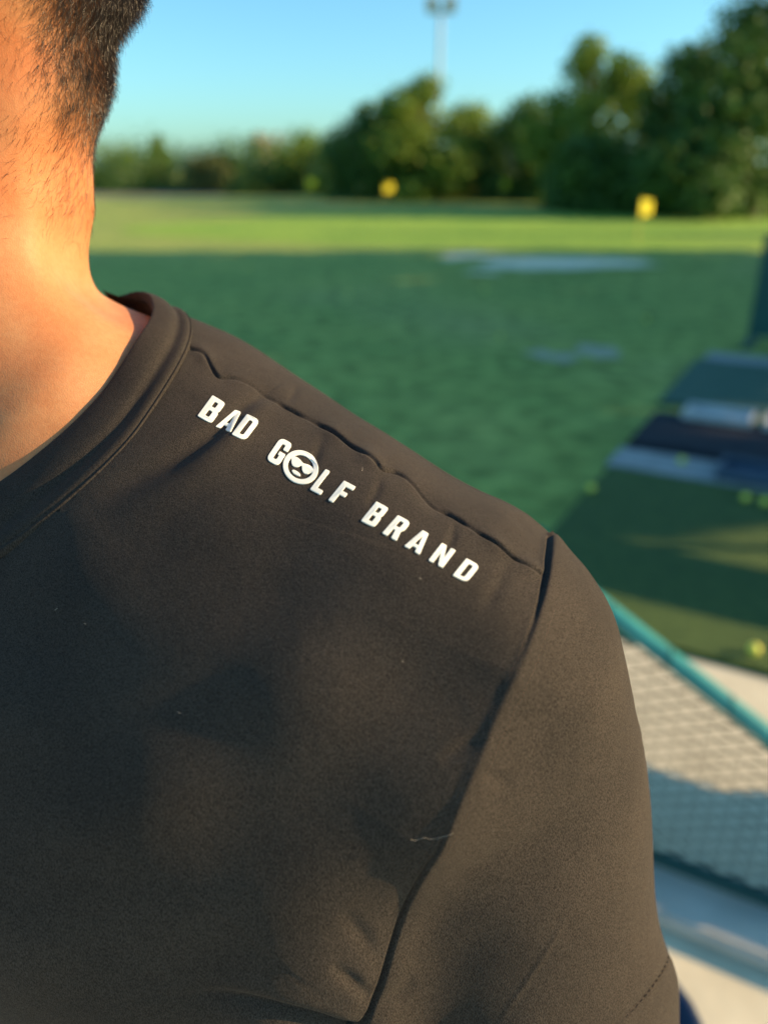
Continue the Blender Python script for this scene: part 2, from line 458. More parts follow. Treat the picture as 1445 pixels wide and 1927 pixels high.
SC = scalp(SKV, SKN)
body = mesh_obj('body', local(V), F, M_skin, man)
at = body.data.attributes.new('stubble', 'FLOAT', 'POINT')
at.data.foreach_set('value', (SC * .62).astype(np.float32))
print('skin', len(V), time.time() - T0)

# ---------------------------------------------------------------- hair: single strands
def strands(name, n, face_w, ln, rad, px_dir, lift, mat, parent, seg=4, curl=.25):
    tri = SKV[SKF]; 
    p = face_w / face_w.sum(); fi = rng.choice(len(SKF), n, p=p)
    u, v = rng.random(n), rng.random(n)
    q = tri[fi]; root = ((q[:, 0] * (1 - u)[:, None] + q[:, 1] * u[:, None]) * (1 - v)[:, None] + (q[:, 3] * (1 - u)[:, None] + q[:, 2] * u[:, None]) * v[:, None])
    nn = SKN[SKF[fi]].mean(1); nn /= np.linalg.norm(nn, axis=1, keepdims=True)
    D = px_dir(root, nn, n)
    t = D - (D * nn).sum(1, keepdims=True) * nn; t /= np.maximum(np.linalg.norm(t, axis=1, keepdims=True), 1e-6)
    b = np.cross(nn, t)
    L = ln(root, n)[:, None]
    lf = (lift(root, n) if callable(lift) else lift) * (.6 + .8 * rng.random(n))
    lf = lf[:, None]
    side = (rng.normal(0, curl, n))[:, None]
    P = []
    for k in range(seg + 1):
        s = k / seg
        P.append(root + L * (t * (s * .95) + nn * (lf * s * (1 - .45 * s)) + b * side * s * s))
    P = np.stack(P, 1)
    up = nn; VV = []; 
    rr = rad * (.75 + .5 * rng.random(n))
    for k in range(seg + 1):
        r = (rr * (1 - .75 * (k / seg) ** 2))[:, None]
        for a in range(3):
            an = a * 2 * math.pi / 3
            VV.append(P[:, k] + r * (math.cos(an) * b + math.sin(an) * up))
    VV = np.stack(VV, 1).reshape(-1, 3)
    base = (np.arange(n) * 3 * (seg + 1))[:, None]; FF = []
    for k in range(seg):
        for a in range(3):
            a2 = (a + 1) % 3
            FF.append(base + np.array((k * 3 + a, k * 3 + a2, k * 3 + 3 + a2, k * 3 + 3 + a)))
    FF = np.concatenate(FF)
    o = mesh_obj(name, local(VV), FF, mat, parent); o['kind'] = 'stuff'
    return o
CR = np.array((1, 0, 0.)); CU = np.array((0, SP, CP))
ar = .5 * np.linalg.norm(np.cross(SKV[SKF[:, 2]] - SKV[SKF[:, 0]], SKV[SKF[:, 3]] - SKV[SKF[:, 1]]), axis=1)
fcen = SKV[SKF].mean(1); fpx, fpy, ff_ = project(fcen); fsc = SC[SKF].mean(1)
infr = (fpx > -40) & (fpx < 330) & (fpy > -40) & (fpy < 620) & (fcen[:, 1] < .47)
def dir_scalp(P, nn, n):
    px, py, f = project(P)
    a = rng.normal(0, .35, n) + np.clip((px - 150) / 160, -.5, .7)
    D = CR * np.sin(a)[:, None] - CU * np.cos(a)[:, None]
    return D + HF * rng.normal(-.1, .25, n)[:, None]
def dir_neck(P, nn, n):
    px, py, f = project(P)
    a = np.clip((py - 180) / 220, 0, 1.05) * 1.45 + rng.normal(0, .28, n)
    return -CR * np.sin(a)[:, None] - CU * np.cos(a)[:, None]
def dir_cap(P, nn, n):
    H = P - HO
    return HF * (.7 * np.sign((P - HO) @ HF + .02))[:, None] + np.array((0, 0, -.8)) + rng.normal(0, .25, (n, 3))
hw = ar * fsc ** 1.1 * infr * (1 + 1.5 * np.clip((fpx - 150) / 90, 0, 1))
strands('hair', 12000, hw, lambda P, n: (.0030 + .0042 * np.clip((260 - project(P)[1]) / 260, 0, 1)) * (.6 + .6 * rng.random(n)), .000076, dir_scalp, lambda P, n: .7 + .9 * np.clip((project(P)[0] - 165) / 60, 0, 1), M_hair, man)
# thin hairs that run on down the neck
nw = ar * infr * np.exp(-((fpx - 150) / 75) ** 2) * np.clip((470 - fpy) / 130, 0, 1) * np.clip((fpy - 60) / 120, 0, 1) * (fcen[:, 1] < .44)
nw += ar * infr * .16 * np.clip((430 - fpy) / 120, 0, 1) * (fpx < 160)
strands('neck_hair', 2600, nw, lambda P, n: (.0035 + .0035 * rng.random(n)), .000042, dir_neck, .22, M_hair, man, curl=.35)
cw = ar * fsc * ~infr
strands('scalp_hair', 16000, cw, lambda P, n: (.008 + .012 * np.clip((w2h(P)[:, 2] - .02) / .06, 0, 1)) * (.7 + .5 * rng.random(n)), .00016, dir_cap, .45, M_hair, man, seg=3)
print('hair', time.time() - T0)

# ---------------------------------------------------------------- shirt
SEAM = smooth_poly([(340, 652), (360, 656), (383, 667), (398, 688), (412, 704), (438, 708), (475, 722), (515, 748), (560, 775), (605, 800), (650, 830), (700, 865), (720, 881), (747, 885), (775, 905), (815, 945), (850, 965), (900, 1000), (950, 1035), (1000, 1072), (1020, 1087)])
ARMH = smooth_poly([(1034, 1010), (1030, 1035), (1025, 1060), (1018, 1095), (1003, 1142), (972, 1212), (930, 1310), (890, 1400), (850, 1480), (815, 1560), (790, 1612), (762, 1690), (737, 1770), (712, 1840), (688, 1895), (660, 1930), (640, 1950)])
HEM = smooth_poly([(1262, 1775), (1254, 1812), (1230, 1852), (1195, 1895), (1150, 1940)])
VALLEY = smooth_poly([(500, 740), (462, 762), (424, 796), (380, 830), (320, 868), (255, 900), (180, 940)])
BOTT = smooth_poly([(340, 1868), (400, 1862), (480, 1866), (560, 1880), (630, 1903), (700, 1935)])
RIDGE2 = smooth_poly([(690, 960), (600, 1060), (480, 1190), (360, 1320), (250, 1430)])
CREASE = smooth_poly([(1080, 1690), (1040, 1760), (1000, 1830), (960, 1890), (930, 1940)])
CREASE2 = smooth_poly([(830, 1640), (960, 1590), (1090, 1560)])
CREASE3 = smooth_poly([(780, 1790), (900, 1720), (1000, 1690)])
NKI = dict(w=.0718, y0=.020, f=.058, b=.083)          # neck opening, inner edge of the collar
NKO = dict(w=.0985, y0=.036, f=.063, b=.112)         # seam where the collar joins the shirt
def nk_pt(k, a):
    c, s = math.cos(a), math.sin(a)
    return np.array((k['w'] * c, k['y0'] + (k['f'] if s > 0 else k['b']) * s))
def nk_in(Q, k, m=1.0):
    y = Q[:, 1] - k['y0']; r = np.where(y > 0, k['f'], k['b'])
    return (Q[:, 0] / k['w']) ** 2 + (y / r) ** 2 < m
V, F = surface_nets(shirt_sdf, (-.62, -.02, .78), (.26, .80, 1.60), .006)
c = w2b(V[F].mean(1))
a_, e_, _w = arm_pts(1)
ok = (c[:, 2] > .84) & ~((np.abs(c[:, 0]) > .20) & (c[:, 2] < 1.155)) & ~(nk_in(c, NKO, .97) & (c[:, 2] > 1.3))
V, F, _ = compact(V, F[ok])
V = settle(shirt_sdf, V, 2)
bE = np.sort(np.concatenate([F[:, [i, (i + 1) % 4]] for i in range(4)]), 1); bU, bc = np.unique(bE, axis=0, return_counts=True)
rim = np.zeros(len(V), bool); rim[bU[bc == 1].ravel()] = True
px, py, f = project(V)
flat = np.clip((930 - px - np.clip(py - 1300, 0, 700) * .40) / 110, 0, 1) * np.clip((py - 880 - np.clip(px - 500, 0, 400) * .5) / 140, 0, 1) * (V[:, 2] > 1.0) * (f > .1) * (f < .55) * np.clip((w2b(V)[:, 1] - .0) / .03, 0, 1)
V = relax(V, F, np.where(rim, 0, np.maximum(flat, .0)), 90)
for it in range(4):
    fc = V[F].mean(1); px, py, f = project(fc)
    g = (px > -90) & (px < 1400) & (py > 480) & (py < 2040) & (fc[:, 2] > 1.12) & (fc[:, 1] < .46)
    nn = vnormals(V, F)[F].mean(1); vd = fc - np.array((0, 0, CAMZ)); vd /= np.linalg.norm(vd, axis=1, keepdims=True)
    g &= (nn * vd).sum(1) < .35
    if it == 3:
        g &= (poly_dist(px, py, SEAM)[0] < 15) | (poly_dist(px, py, ARMH)[0] < 15) | (poly_dist(px, py, HEM)[0] < 10)
    fm = g if it == 0 else (fm & g)
    V, F, fm = subdivide(V, F, fm)
    if it < 3:
        inn = np.zeros(len(V)); inn[np.unique(F[fm])] = 1; inn[np.unique(F[~fm])] = 0
        bE = np.sort(np.concatenate([F[fm][:, [i, (i + 1) % 4]] for i in range(4)]), 1); bU, bc = np.unique(bE, axis=0, return_counts=True)
        inn[bU[bc == 1].ravel()] = 0
        V = relax(V, F, inn, 5)
V = nudge(V)
print('shirt', len(V), len(F), time.time() - T0)
SBV, SBF = V.copy(), F
# --- tailoring and folds: seams sink in, cloth bulges beside them
PUCKERS = [((610, 815), (570, 900), -.0007, 9), ((720, 890), (690, 960), -.0006, 8), ((858, 975), (835, 1050), -.0007, 9), ((960, 1050), (900, 1160), -.0008, 13), ((905, 1370), (820, 1420), -.0008, 12), ((880, 1430), (960, 1470), -.0007, 14),
           ((700, 1870), (620, 1800), -.0014, 13), ((690, 1890), (780, 1830), -.0014, 15), ((715, 1810), (640, 1700), -.0009, 16), ((540, 760), (560, 720), -.0006, 8), ((1010, 1010), (960, 960), -.0005, 9)]
sig = lambda x: 1 / (1 + np.exp(-np.clip(x, -30, 30)))
def wob(t, seed, n=6):
    r = np.random.default_rng(seed); o = 0
    for k in range(1, n + 1): o = o + r.normal() / k ** .5 * np.sin(2 * np.pi * k * 2.2 * t + r.random() * 6.3)
    return o
def folds(px, py, fine=True):
    h = np.zeros(len(px))
    d, s, t = poly_dist(px, py, SEAM); win = sig((t - .012) * 400) * sig((.992 - t) * 500)
    h += win * (.0004 * sig(-s / 3) * np.exp(-np.abs(s) / 40))                              # yoke lies over the front panel
    h += win * .00045 * wob(t, 3) * np.exp(-(s / 16) ** 2)                                   # pucker
    if fine: h -= win * (.0006 + .0013 * np.clip(.5 + .7 * wob(t, 5), 0, 1)) * np.exp(-((s - 1) / 2.8) ** 2)
    d, s, t = poly_dist(px, py, ARMH)
    deep = np.interp(t, [0, .10, .17, .24, .52, .62, .75, 1], [1.0, 1.0, .5, .12, .18, .7, 1.0, 1.3])
    h += .0016 * sig(-s / 4) * np.exp(-np.abs(s) / 70) * np.interp(t, [0, .06, .14, .3, .6, 1], [2.6, 2.4, 1.1, 1.2, 1.0, .8])
    h += .0068 * np.interp(t, [0, .10, .26, .60, .80, 1], [0, .15, 1, 1, .35, 0]) * np.where(s > 0, np.exp(-np.abs(s) / 150), np.exp(-np.abs(s) / 120))
    if fine: h -= .0019 * deep * np.exp(-(s / (3.4 + 2.0 * np.clip(t - .6, 0, 1))) ** 2)
    h -= .0018 * np.interp(t, [0, .55, .8, 1], [0, 0, .6, 1]) * np.exp(-(s / 22) ** 2)
    d, s, t = poly_dist(px, py, VALLEY); e = np.sin(np.pi * np.clip(t * .8 + .12, 0, 1)) * sig((t - .0) * 60) * sig((1 - t) * 14)
    w_ = 12 + 16 * t
    h += e * (-.0025 * np.exp(-(s / w_) ** 2) + .0012 * np.exp(-((s + w_ * 2.1) / (w_ * 1.5)) ** 2))
    d, s, t = poly_dist(px, py, BOTT); e = sig((t - .30) * 11)
    h += e * (.0050 * sig(-s / 7) * np.exp(-np.abs(s) / 90) - .0022 * np.exp(-((s - 9) / 10) ** 2) + .0040 * np.exp(-((s - 48) / 26) ** 2))
    d, s, t = poly_dist(px, py, RIDGE2)
    h -= .0010 * np.sin(np.pi * t) ** 2 * np.exp(-(s / 75) ** 2)
    for L, a, w_ in ((CREASE, .00035, 6), (CREASE2, -.0011, 26), (CREASE3, .0010, 30)):
        d, s, t = poly_dist(px, py, L); h += a * np.sin(np.pi * t) * np.exp(-(s / w_) ** 2)
    for (x0, y0), (x1, y1), a, w_ in PUCKERS:
        d, s, t = poly_dist(px, py, [(x0, y0), ((x0 + x1) / 2 + 4, (y0 + y1) / 2), (x1, y1)]); h += a * np.sin(np.pi * np.clip(t, 0, 1)) * np.exp(-(s / w_) ** 2)
    if fine:
        d, s, t = poly_dist(px, py, HEM)
        h -= .0006 * np.exp(-(s / 3.2) ** 2) * sig(t * 200); h += .0005 * sig(-s / 2) * np.exp(-np.abs(s) / 40)
    return h
def drape(px, py):
    r = np.random.default_rng(11); h = 0
    for k in range(26):
        th = r.random() * 6.28; wl = r.uniform(130, 300); ph = r.random() * 6.28
        h = h + wl / 260 * .00022 * np.sin((px * math.cos(th) + py * math.sin(th)) / wl * 6.28 / 1.6 + ph)
    return h
NS = vnormals(SBV, SBF)
px, py, f = project(SBV)
vd = SBV - np.array((0, 0, CAMZ)); vd /= np.linalg.norm(vd, axis=1, keepdims=True)
facing = np.clip((-(NS * vd).sum(1) + .12) / .2, 0, 1) * (f > .1) * (f < .5)
reg = np.clip((px + 85) / 40, 0, 1) * np.clip((1390 - px) / 40, 0, 1) * np.clip((py - 490) / 30, 0, 1) * np.clip((2030 - py) / 40, 0, 1) * facing
SV = SBV + NS * ((folds(px, py) + drape(px, py)) * reg)[:, None]
SC_ = SBV + NS * ((folds(px, py, False) + drape(px, py)) * reg)[:, None]
shirt = mesh_obj('shirt', local(SV), SBF, M_cloth, man)
BV = BVHTree.FromPolygons(SC_.tolist(), SBF.tolist())
NC = vnormals(SC_, SBF)
def on_shirt(px, py, h=0.0):
    r = Vector(ray(px, py)).normalized()
    p, n, i, d = BV.ray_cast(Vector((0, 0, CAMZ)), r)
    if p is None: return None
    vs = SBF[i]; w_ = 1 / (np.linalg.norm(SC_[vs] - np.array(p), axis=1) + 1e-5)
    nn = (NC[vs] * w_[:, None]).sum(0); nn /= np.linalg.norm(nn)
    return np.array(p) + nn * h, nn
print('folds', time.time() - T0)
# ---------------------------------------------------------------- collar: a ribbed band round the neck opening
M_ = M_rib
def collar():
    # the surface below the band, found from above
    n, V, prof = 260, [], []
    bvs = BVHTree.FromPolygons(SBV2.tolist(), SBF2.tolist())
    ss = np.array([0, .03, .08, .16, .25, .34, .43, .51, .58, .64, .70, .77, .84, .90, .94, .965, .985, 1])
    for i in range(n):
        a = 2 * math.pi * i / n
        pi_, po = nk_pt(NKI, a), nk_pt(NKO, a); ring = []
        back = max(0.0, -math.sin(a))
        pts = []
        for s in np.concatenate([[-.02], ss, [1.06]]):
            q = pi_ + (po - pi_) * s
            p0 = b2w(np.array((q[0], q[1], 1.62))[None])[0]
            h = bvs.ray_cast(Vector(p0), Vector((0, 0, -1)))
            for jt in (1e-4, -1.7e-4, 3.1e-4):
                if h[0] is None: h = bvs.ray_cast(Vector(p0 + jt), Vector((0, 0, -1)))
            pts.append(np.array(h[0]) if h[0] is not None else p0 * np.array((1, 1, 0)) + np.array((0, 0, 1.5)))
        pts = np.array(pts)
        ta = b2w(np.array((*(nk_pt(NKO, a + .02) - nk_pt(NKO, a - .02)), 0))[None])[0] - BO
        for j, s in enumerate(ss):
            d = pts[j + 2] - pts[j]; nn = np.cross(ta, d); nn /= np.linalg.norm(nn); nn *= np.sign(nn[2])
            bulge = .0014 * math.sin(math.pi * min(1, s / .60)) ** .6 if s < .60 else 0
            bulge -= .0013 * math.exp(-((s - .68) / .09) ** 2)
            bulge += .0004 * math.exp(-((s - .86) / .09) ** 2) - .0010 * math.exp(-((s - .965) / .022) ** 2)           # stitched seam
            hgt = .0022 + bulge - .0014 * (1 - s) ** 2 + .0045 * back * (1 - s) ** 1.5
            ring.append(pts[j + 1] + nn * hgt)
        ins = ring[0] - np.array((0, 0, .0032)) + (ring[0] - ring[1]) / max(1e-6, np.linalg.norm(ring[0] - ring[1])) * .0006
        low = ring[1] - np.array((0, 0, .0085)); low2 = ring[4] - np.array((0, 0, .012))
        ends = ring[-1] - np.array((0, 0, .0035)) + (ring[-1] - ring[-2]) * .25
        V.append([low2, low, ins] + ring + [ends])
    V = np.array(V); m = V.shape[1]
    F = [[i * m + j, i * m + j + 1, ((i + 1) % n) * m + j + 1, ((i + 1) % n) * m + j] for i in range(n) for j in range(m - 1)]
    o = mesh_obj('collar', local(V.reshape(-1, 3)), np.array(F), M_rib, shirt)
    md = o.modifiers.new('smooth', 'SUBSURF'); md.levels = md.render_levels = 1
    return o
# the shirt surface closed over the neck (before the opening was cut) carries the band
SBV2, SBF2 = surface_nets(shirt_sdf, (-.40, .15, 1.36), (.03, .62, 1.60), .005)
SBV2 = nudge(settle(shirt_sdf, SBV2, 1))
col_o = collar()

# ---------------------------------------------------------------- raised letters on the shirt
def rounded(pts, r):
    out = []; n = len(pts)
    for i in range(n):
        p0, p, p1 = (np.array(pts[k % n], float) for k in (i - 1, i, i + 1))
        rr = pts[i][2] if len(pts[i]) > 2 else r
        p0, p, p1 = p0[:2], p[:2], p1[:2]
        a, b = p0 - p, p1 - p; la, lb = np.linalg.norm(a), np.linalg.norm(b); a /= la; b /= lb
        q = min(rr, la * .48, lb * .48)
        if q < 1e-4: out.append(p); continue
        for t in np.linspace(0, 1, 6): out.append((1 - t) ** 2 * (p + a * q) + 2 * t * (1 - t) * p + t * t * (p + b * q))
    return out
# outlines on a 5 x 9 grid (first the outside, then the holes); a third number is that corner's radius
GL = {
 'B': [[(0, 0), (3.2, 0, 1.6), (5, .3, 1.6), (5, 4.1, 1.4), (4.5, 4.7, .2), (4.9, 5.2, 1.2), (4.9, 8.8, 1.6), (3.2, 9, 1.6), (0, 9)],
       [(1.75, 1.55), (3.2, 1.55), (3.2, 3.95), (1.75, 3.95)], [(1.75, 5.4), (3.15, 5.4), (3.15, 7.5), (1.75, 7.5)]],
 'D': [[(0, 0), (5, 0, 2.2), (5, 9, 2.2), (0, 9)], [(1.75, 1.5), (3.25, 1.5, .7), (3.25, 7.5, .7), (1.75, 7.5)]],
 'A': [[(0, 0), (1.75, 0), (2.0, 1.7, .1), (3.4, 1.7, .1), (3.65, 0), (5.4, 0), (3.75, 9), (1.65, 9)], [(2.05, 3.0, .1), (3.35, 3.0, .1), (2.7, 7.0, .1)]],
 'G': [[(0, 0, 2.1), (5, 0, 1.6), (5, 4.7, .4), (2.6, 4.7, .2), (2.6, 3.4, .2), (3.2, 3.4, .1), (3.2, 1.6, .5), (1.8, 1.6, .5), (1.8, 7.4, .5), (3.2, 7.4, .5), (3.2, 5.7, .3), (5, 5.7, .4), (5, 9, 2.1), (0, 9, 2.1)]],
 'L': [[(0, 0), (4.4, 0), (4.4, 1.75), (1.85, 1.75, .1), (1.85, 9), (0, 9)]],
 'F': [[(0, 0), (1.85, 0), (1.85, 3.7, .1), (4.0, 3.7), (4.0, 5.4), (1.85, 5.4, .1), (1.85, 7.3, .1), (4.7, 7.3), (4.7, 9), (0, 9)]],
 'R': [[(0, 0), (1.85, 0), (1.85, 3.5, .1), (2.6, 3.5, .1), (3.3, 0), (5.3, 0), (4.35, 4.0, .3), (5, 4.9, .8), (5, 9, 2.0), (0, 9)], [(1.75, 5.0), (3.2, 5.0), (3.2, 7.5), (1.75, 7.5)]],
 'N': [[(0, 0), (1.7, 0), (1.7, 5.2, .1), (3.5, 0), (5.2, 0), (5.2, 9), (3.5, 9), (3.5, 3.9, .1), (1.75, 9), (0, 9)]],
}
def ellipse(cx, cy, rx, ry, rot=0, n=40):
    return [(cx + rx * math.cos(t) * math.cos(rot) - ry * math.sin(t) * math.sin(rot), cy + rx * math.cos(t) * math.sin(rot) + ry * math.sin(t) * math.cos(rot)) for t in np.linspace(0, 2 * math.pi, n, endpoint=False)]
def glyph_mesh(loops, ext, bev):
    cu = bpy.data.curves.new('outline', 'CURVE'); cu.dimensions = '2D'; cu.fill_mode = 'BOTH'
    cu.extrude = ext; cu.bevel_depth = bev; cu.bevel_resolution = 2; cu.offset = -bev
    for lp in loops:
        sp = cu.splines.new('POLY'); sp.points.add(len(lp) - 1)
        for i, p in enumerate(lp): sp.points[i].co = (p[0], p[1], 0, 1)
        sp.use_cyclic_u = True
    ob = bpy.data.objects.new('outline', cu); C.objects.link(ob)
    dg = bpy.context.evaluated_depsgraph_get(); dg.update()
    me = bpy.data.meshes.new_from_object(ob.evaluated_get(dg))
    bpy.data.objects.remove(ob); bpy.data.curves.remove(cu)
    return me
def place_letter(name, loops, bl, br, tl, W, Hh, label):
    me = glyph_mesh(loops, .55, .28)
    bm = bmesh.new(); bm.from_mesh(me)
    bmesh.ops.triangulate(bm, faces=bm.faces)
    bmesh.ops.remove_doubles(bm, verts=bm.verts, dist=.004)
    bm.to_mesh(me); bm.free()
    bl, br, tl = (np.array(p, float) for p in (bl, br, tl))
    co = np.array([v.co for v in me.vertices])
    # flat on a best-fitting patch of the cloth: the rubber bridges the weave
    for v, q in zip(me.vertices, co):
        x, y = q[0] / W, q[1] / Hh
        p = bl + (br - bl) * x + (tl - bl) * y
        P, nn = on_shirt(p[0], p[1], (q[2] + .72) * .00029)
        v.co = local(P)
    me.materials.clear(); me.materials.append(M_white); me.name = name
    me.polygons.foreach_set('use_smooth', np.zeros(len(me.polygons), bool))
    o = bpy.data.objects.new(name, me); C.objects.link(o); o.parent = shirt
    o['label'] = label
    return o
zx = lambda x, y: (340 + x * 580 / 1445, 720 + y * 580 / 1445)
LET = [('B', (80, 158), (143, 195), (150, 62), 'first white letter B, beside the collar'), ('A', (163, 208), (230, 232), (233, 122), 'narrow white letter A sunk in a fold'),
       ('D', (240, 245), (302, 275), (312, 150), 'white letter D after the sunken A'), ('G', (399, 362), (456, 394), (469, 259), 'white letter G before the round emblem'),
       ('L', (606, 503), (661, 532), (680, 408), 'white letter L after the round emblem'), ('F', (692, 553), (750, 584), (766, 462), 'white letter F'),
       ('B', (845, 650), (905, 682), (917, 560), 'second white letter B'), ('R', (944, 708), (1007, 742), (1017, 624), 'white letter R'),
       ('A', (1047, 768), (1114, 806), (1111, 682), 'white letter A between R and N'), ('N', (1160, 835), (1224, 869), (1222, 754), 'white letter N'),
       ('D', (1273, 905), (1338, 940), (1337, 826), 'last white letter D, nearest the sleeve')]
for ch, bl, br, tl, lab in LET:
    loops = [rounded(l, .42) for l in GL[ch]]
    place_letter('letter', loops, zx(*bl), zx(*br), zx(*tl), 5.0, 9.0, lab)
# round emblem in place of the O: ring, dark glasses, mouth (grid centred on 0,0, radius 5)
ring = [ellipse(0, 0, 5, 5, 0, 56), ellipse(0, 0, 3.62, 3.62, 0, 48)]
cz = lambda x, y: (500 + x * 200 / 1445, 810 + y * 160 / 1156)
ec = np.array(cz(476, 506)); ex = np.array((np.cos(R(33)), np.sin(R(33)))) * 34.3; ey = np.array((np.sin(R(33)), -np.cos(R(33)))) * 30.6
em = place_letter('emblem', ring, ec, ec + ex, ec + ey, 5.0, 5.0, 'round white face emblem with sunglasses used as the letter O')
def emb_part(name, loops): 
    o = place_letter(name, loops, ec, ec + ex, ec + ey, 5.0, 5.0, None); del o['label']; return o
lens_l = [(-3.9, 1.45), (-1.9, 2.15), (-.2, 1.75), (-.2, .9), (-.55, .05), (-1.2, -.55), (-2.1, -.6), (-3.0, -.1), (-3.5, .6)]
lens_r = [(3.9, 1.45), (1.9, 2.15), (-.2, 1.75), (-.2, .9), (.35, .05), (1.0, -.55), (1.9, -.6), (2.8, -.1), (3.4, .6)]
gl = [(-3.95, 1.35), (-2.3, 2.0), (-.9, 1.75), (0, 1.35), (.9, 1.75), (2.3, 2.0), (3.95, 1.35), (3.2, .3), (2.55, -.75), (1.6, -1.05), (.75, -.55), (.3, .25), (0, .55), (-.3, .25), (-.75, -.55), (-1.6, -1.05), (-2.55, -.75), (-3.2, .3)]
emb_part('sunglasses', [rounded(gl, .6)])
emb_part('mouth', [ellipse(-.15, -2.25, 1.35, .55)])

# ---------------------------------------------------------------- stitching, loose thread, lint
def thread(name, pts, rad, mat, parent, h=.0002, jitter=0):
    P = []
    for q in pts:
        r = on_shirt(q[0], q[1], h + (rng.random() * jitter if jitter else 0))
        if r: P.append(r[0])
    return P
def tube(P, rad, k=4):
    P = np.array(P); n = len(P); V = []; F = []
    for i in range(n):
        t = P[min(i + 1, n - 1)] - P[max(i - 1, 0)]; t = t / max(np.linalg.norm(t), 1e-9)
        a = np.cross(t, (.3, .5, .8)); a /= np.linalg.norm(a); b = np.cross(t, a)
        for j in range(k):
            an = 2 * math.pi * j / k; V.append(P[i] + rad * (math.cos(an) * a + math.sin(an) * b))
    for i in range(n - 1):
        for j in range(k): F.append((i * k + j, i * k + (j + 1) % k, (i + 1) * k + (j + 1) % k, (i + 1) * k + j))
    return V, F
def join_tubes(name, lists, rad, mat, parent, k=4, loc=local):
    V, F = [], []
    for P in lists:
        if len(P) < 2: continue
        v, f = tube(P, rad, k); o = len(V); V += v; F += [tuple(i + o for i in q) for q in f]
    return mesh_obj(name, loc(np.array(V)) if loc else np.array(V), F, mat, parent)
hp = smooth_poly(HEM, 3); dash = []
for i in range(0, len(hp) - 3, 4):
    dash.append(thread('', [hp[i], hp[i + 1], hp[i + 2]], 0, 0, 0, .0001))
join_tubes('hem_stitching', dash, .00022, M_thread, shirt)
lt = smooth_poly([(772, 1577), (783, 1579), (796, 1574), (812, 1577), (830, 1574), (851, 1566)], 4)
join_tubes('loose_thread', [thread('', lt, 0, 0, 0, .0004, .0004)], .00005, M_lint, shirt)
fl = []
for x, y in ((163, 1174), (108, 1146), (339, 1341), (757, 1244), (790, 1090), (681, 886)):
    a = rng.random() * 6.28; l = 1.2 + 2.8 * rng.random()
    fl.append(thread('', [(x - l * math.cos(a), y - l * math.sin(a)), (x + 1, y), (x + l * math.cos(a), y + l * math.sin(a))], 0, 0, 0, .0004, .0005))
join_tubes('lint', fl, .00006, M_lint, shirt)['kind'] = 'stuff'

# ---------------------------------------------------------------- shorts and shoes (below the frame)
def shorts_sdf(P):
    M = mirror(w2b(P))
    d = ell(M, (.055, -.01, .92), (.130, .128, .16))
    d = smin(d, cone(M, (.098, 0, .88), (.112, .01, .52), .100, .098), .04)
    return d
V, F = surface_nets(shorts_sdf, (-.55, .1, .45), (.2, .7, 1.1), .012)
c = w2b(V[F].mean(1)); V, F, _ = compact(V, F[(c[:, 2] > .55) & (c[:, 2] < 1.02)])
mesh_obj('shorts', local(V), F, M_shorts, man)
for s in (1, -1):
    def shoe_sdf(P, s=s):
        Q = w2b(P)
        d = smin(cone(Q, (s * .112, -.055, .058), (s * .126, .125, .045), .044, .040), ell(Q, (s * .112, -.04, .085), (.044, .055, .05)), .03)
        return smax(d, .012 - Q[..., 2], .005)
    V, F = surface_nets(shoe_sdf, (-.5, .1, 0), (.15, .65, .2), .008)
    o = mesh_obj('shoe', local(V), F, M_shoe, man)
    bm = bmesh.new(); pts = []
    for k in range(24):
        a = 2 * math.pi * k / 24; q = np.array((s * .119 + .043 * math.cos(a) + s * .008 * math.sin(a), .036 + .136 * math.sin(a), 0))
        pts.append(local(b2w(q[None])[0]))
    lo = [bm.verts.new(p + np.array((0, 0, .005))) for p in pts]; hi = [bm.verts.new(p + np.array((0, 0, .030))) for p in pts]
    bm.faces.new(lo[::-1]); bm.faces.new(hi)
    for k in range(24): bm.faces.new((lo[k], lo[(k + 1) % 24], hi[(k + 1) % 24], hi[k]))
    bm_obj('sole', bm, M_sole, o)
print('man done', time.time() - T0)
# ================================================================ the driving range
E1 = np.array((.87, -.49)); E1 /= np.linalg.norm(E1); E2 = np.array((-E1[1], E1[0]))
TEE_ROT = math.atan2(E1[1], E1[0])
def tee(a, b, z=0.0): q = E1 * a + E2 * b; return np.array((q[0], q[1], z))
def sheet(name, pts, z, mat, kind='structure'):
    V = [(p[0], p[1], z) for p in pts]
    o = mesh_obj(name, V, [tuple(range(len(V)))], mat, None, False); o['kind'] = kind; return o
def tbox(bm, a0, a1, b0, b1, z0, z1, bev=0):
    """box laid out along the tee line"""
    vs = [bm.verts.new(tee(a, b, z)) for z in (z0, z1) for a, b in ((a0, b0), (a1, b0), (a1, b1), (a0, b1))]
    fs = [bm.faces.new([vs[i] for i in q]) for q in ((3, 2, 1, 0), (4, 5, 6, 7), (0, 1, 5, 4), (1, 2, 6, 5), (2, 3, 7, 6), (3, 0, 4, 7))]
    if bev: bmesh.ops.bevel(bm, geom=list({e for f in fs for e in f.edges}), offset=bev, segments=2, affect='EDGES')
def thing(name, loc, label, cat, group=None):
    o = empty(name, loc); return tag(o, label, cat, group)
def part(name, bm, mat, root, smooth=False):
    for v in bm.verts: v.co -= root.location
    return bm_obj(name, bm, mat, root, smooth)

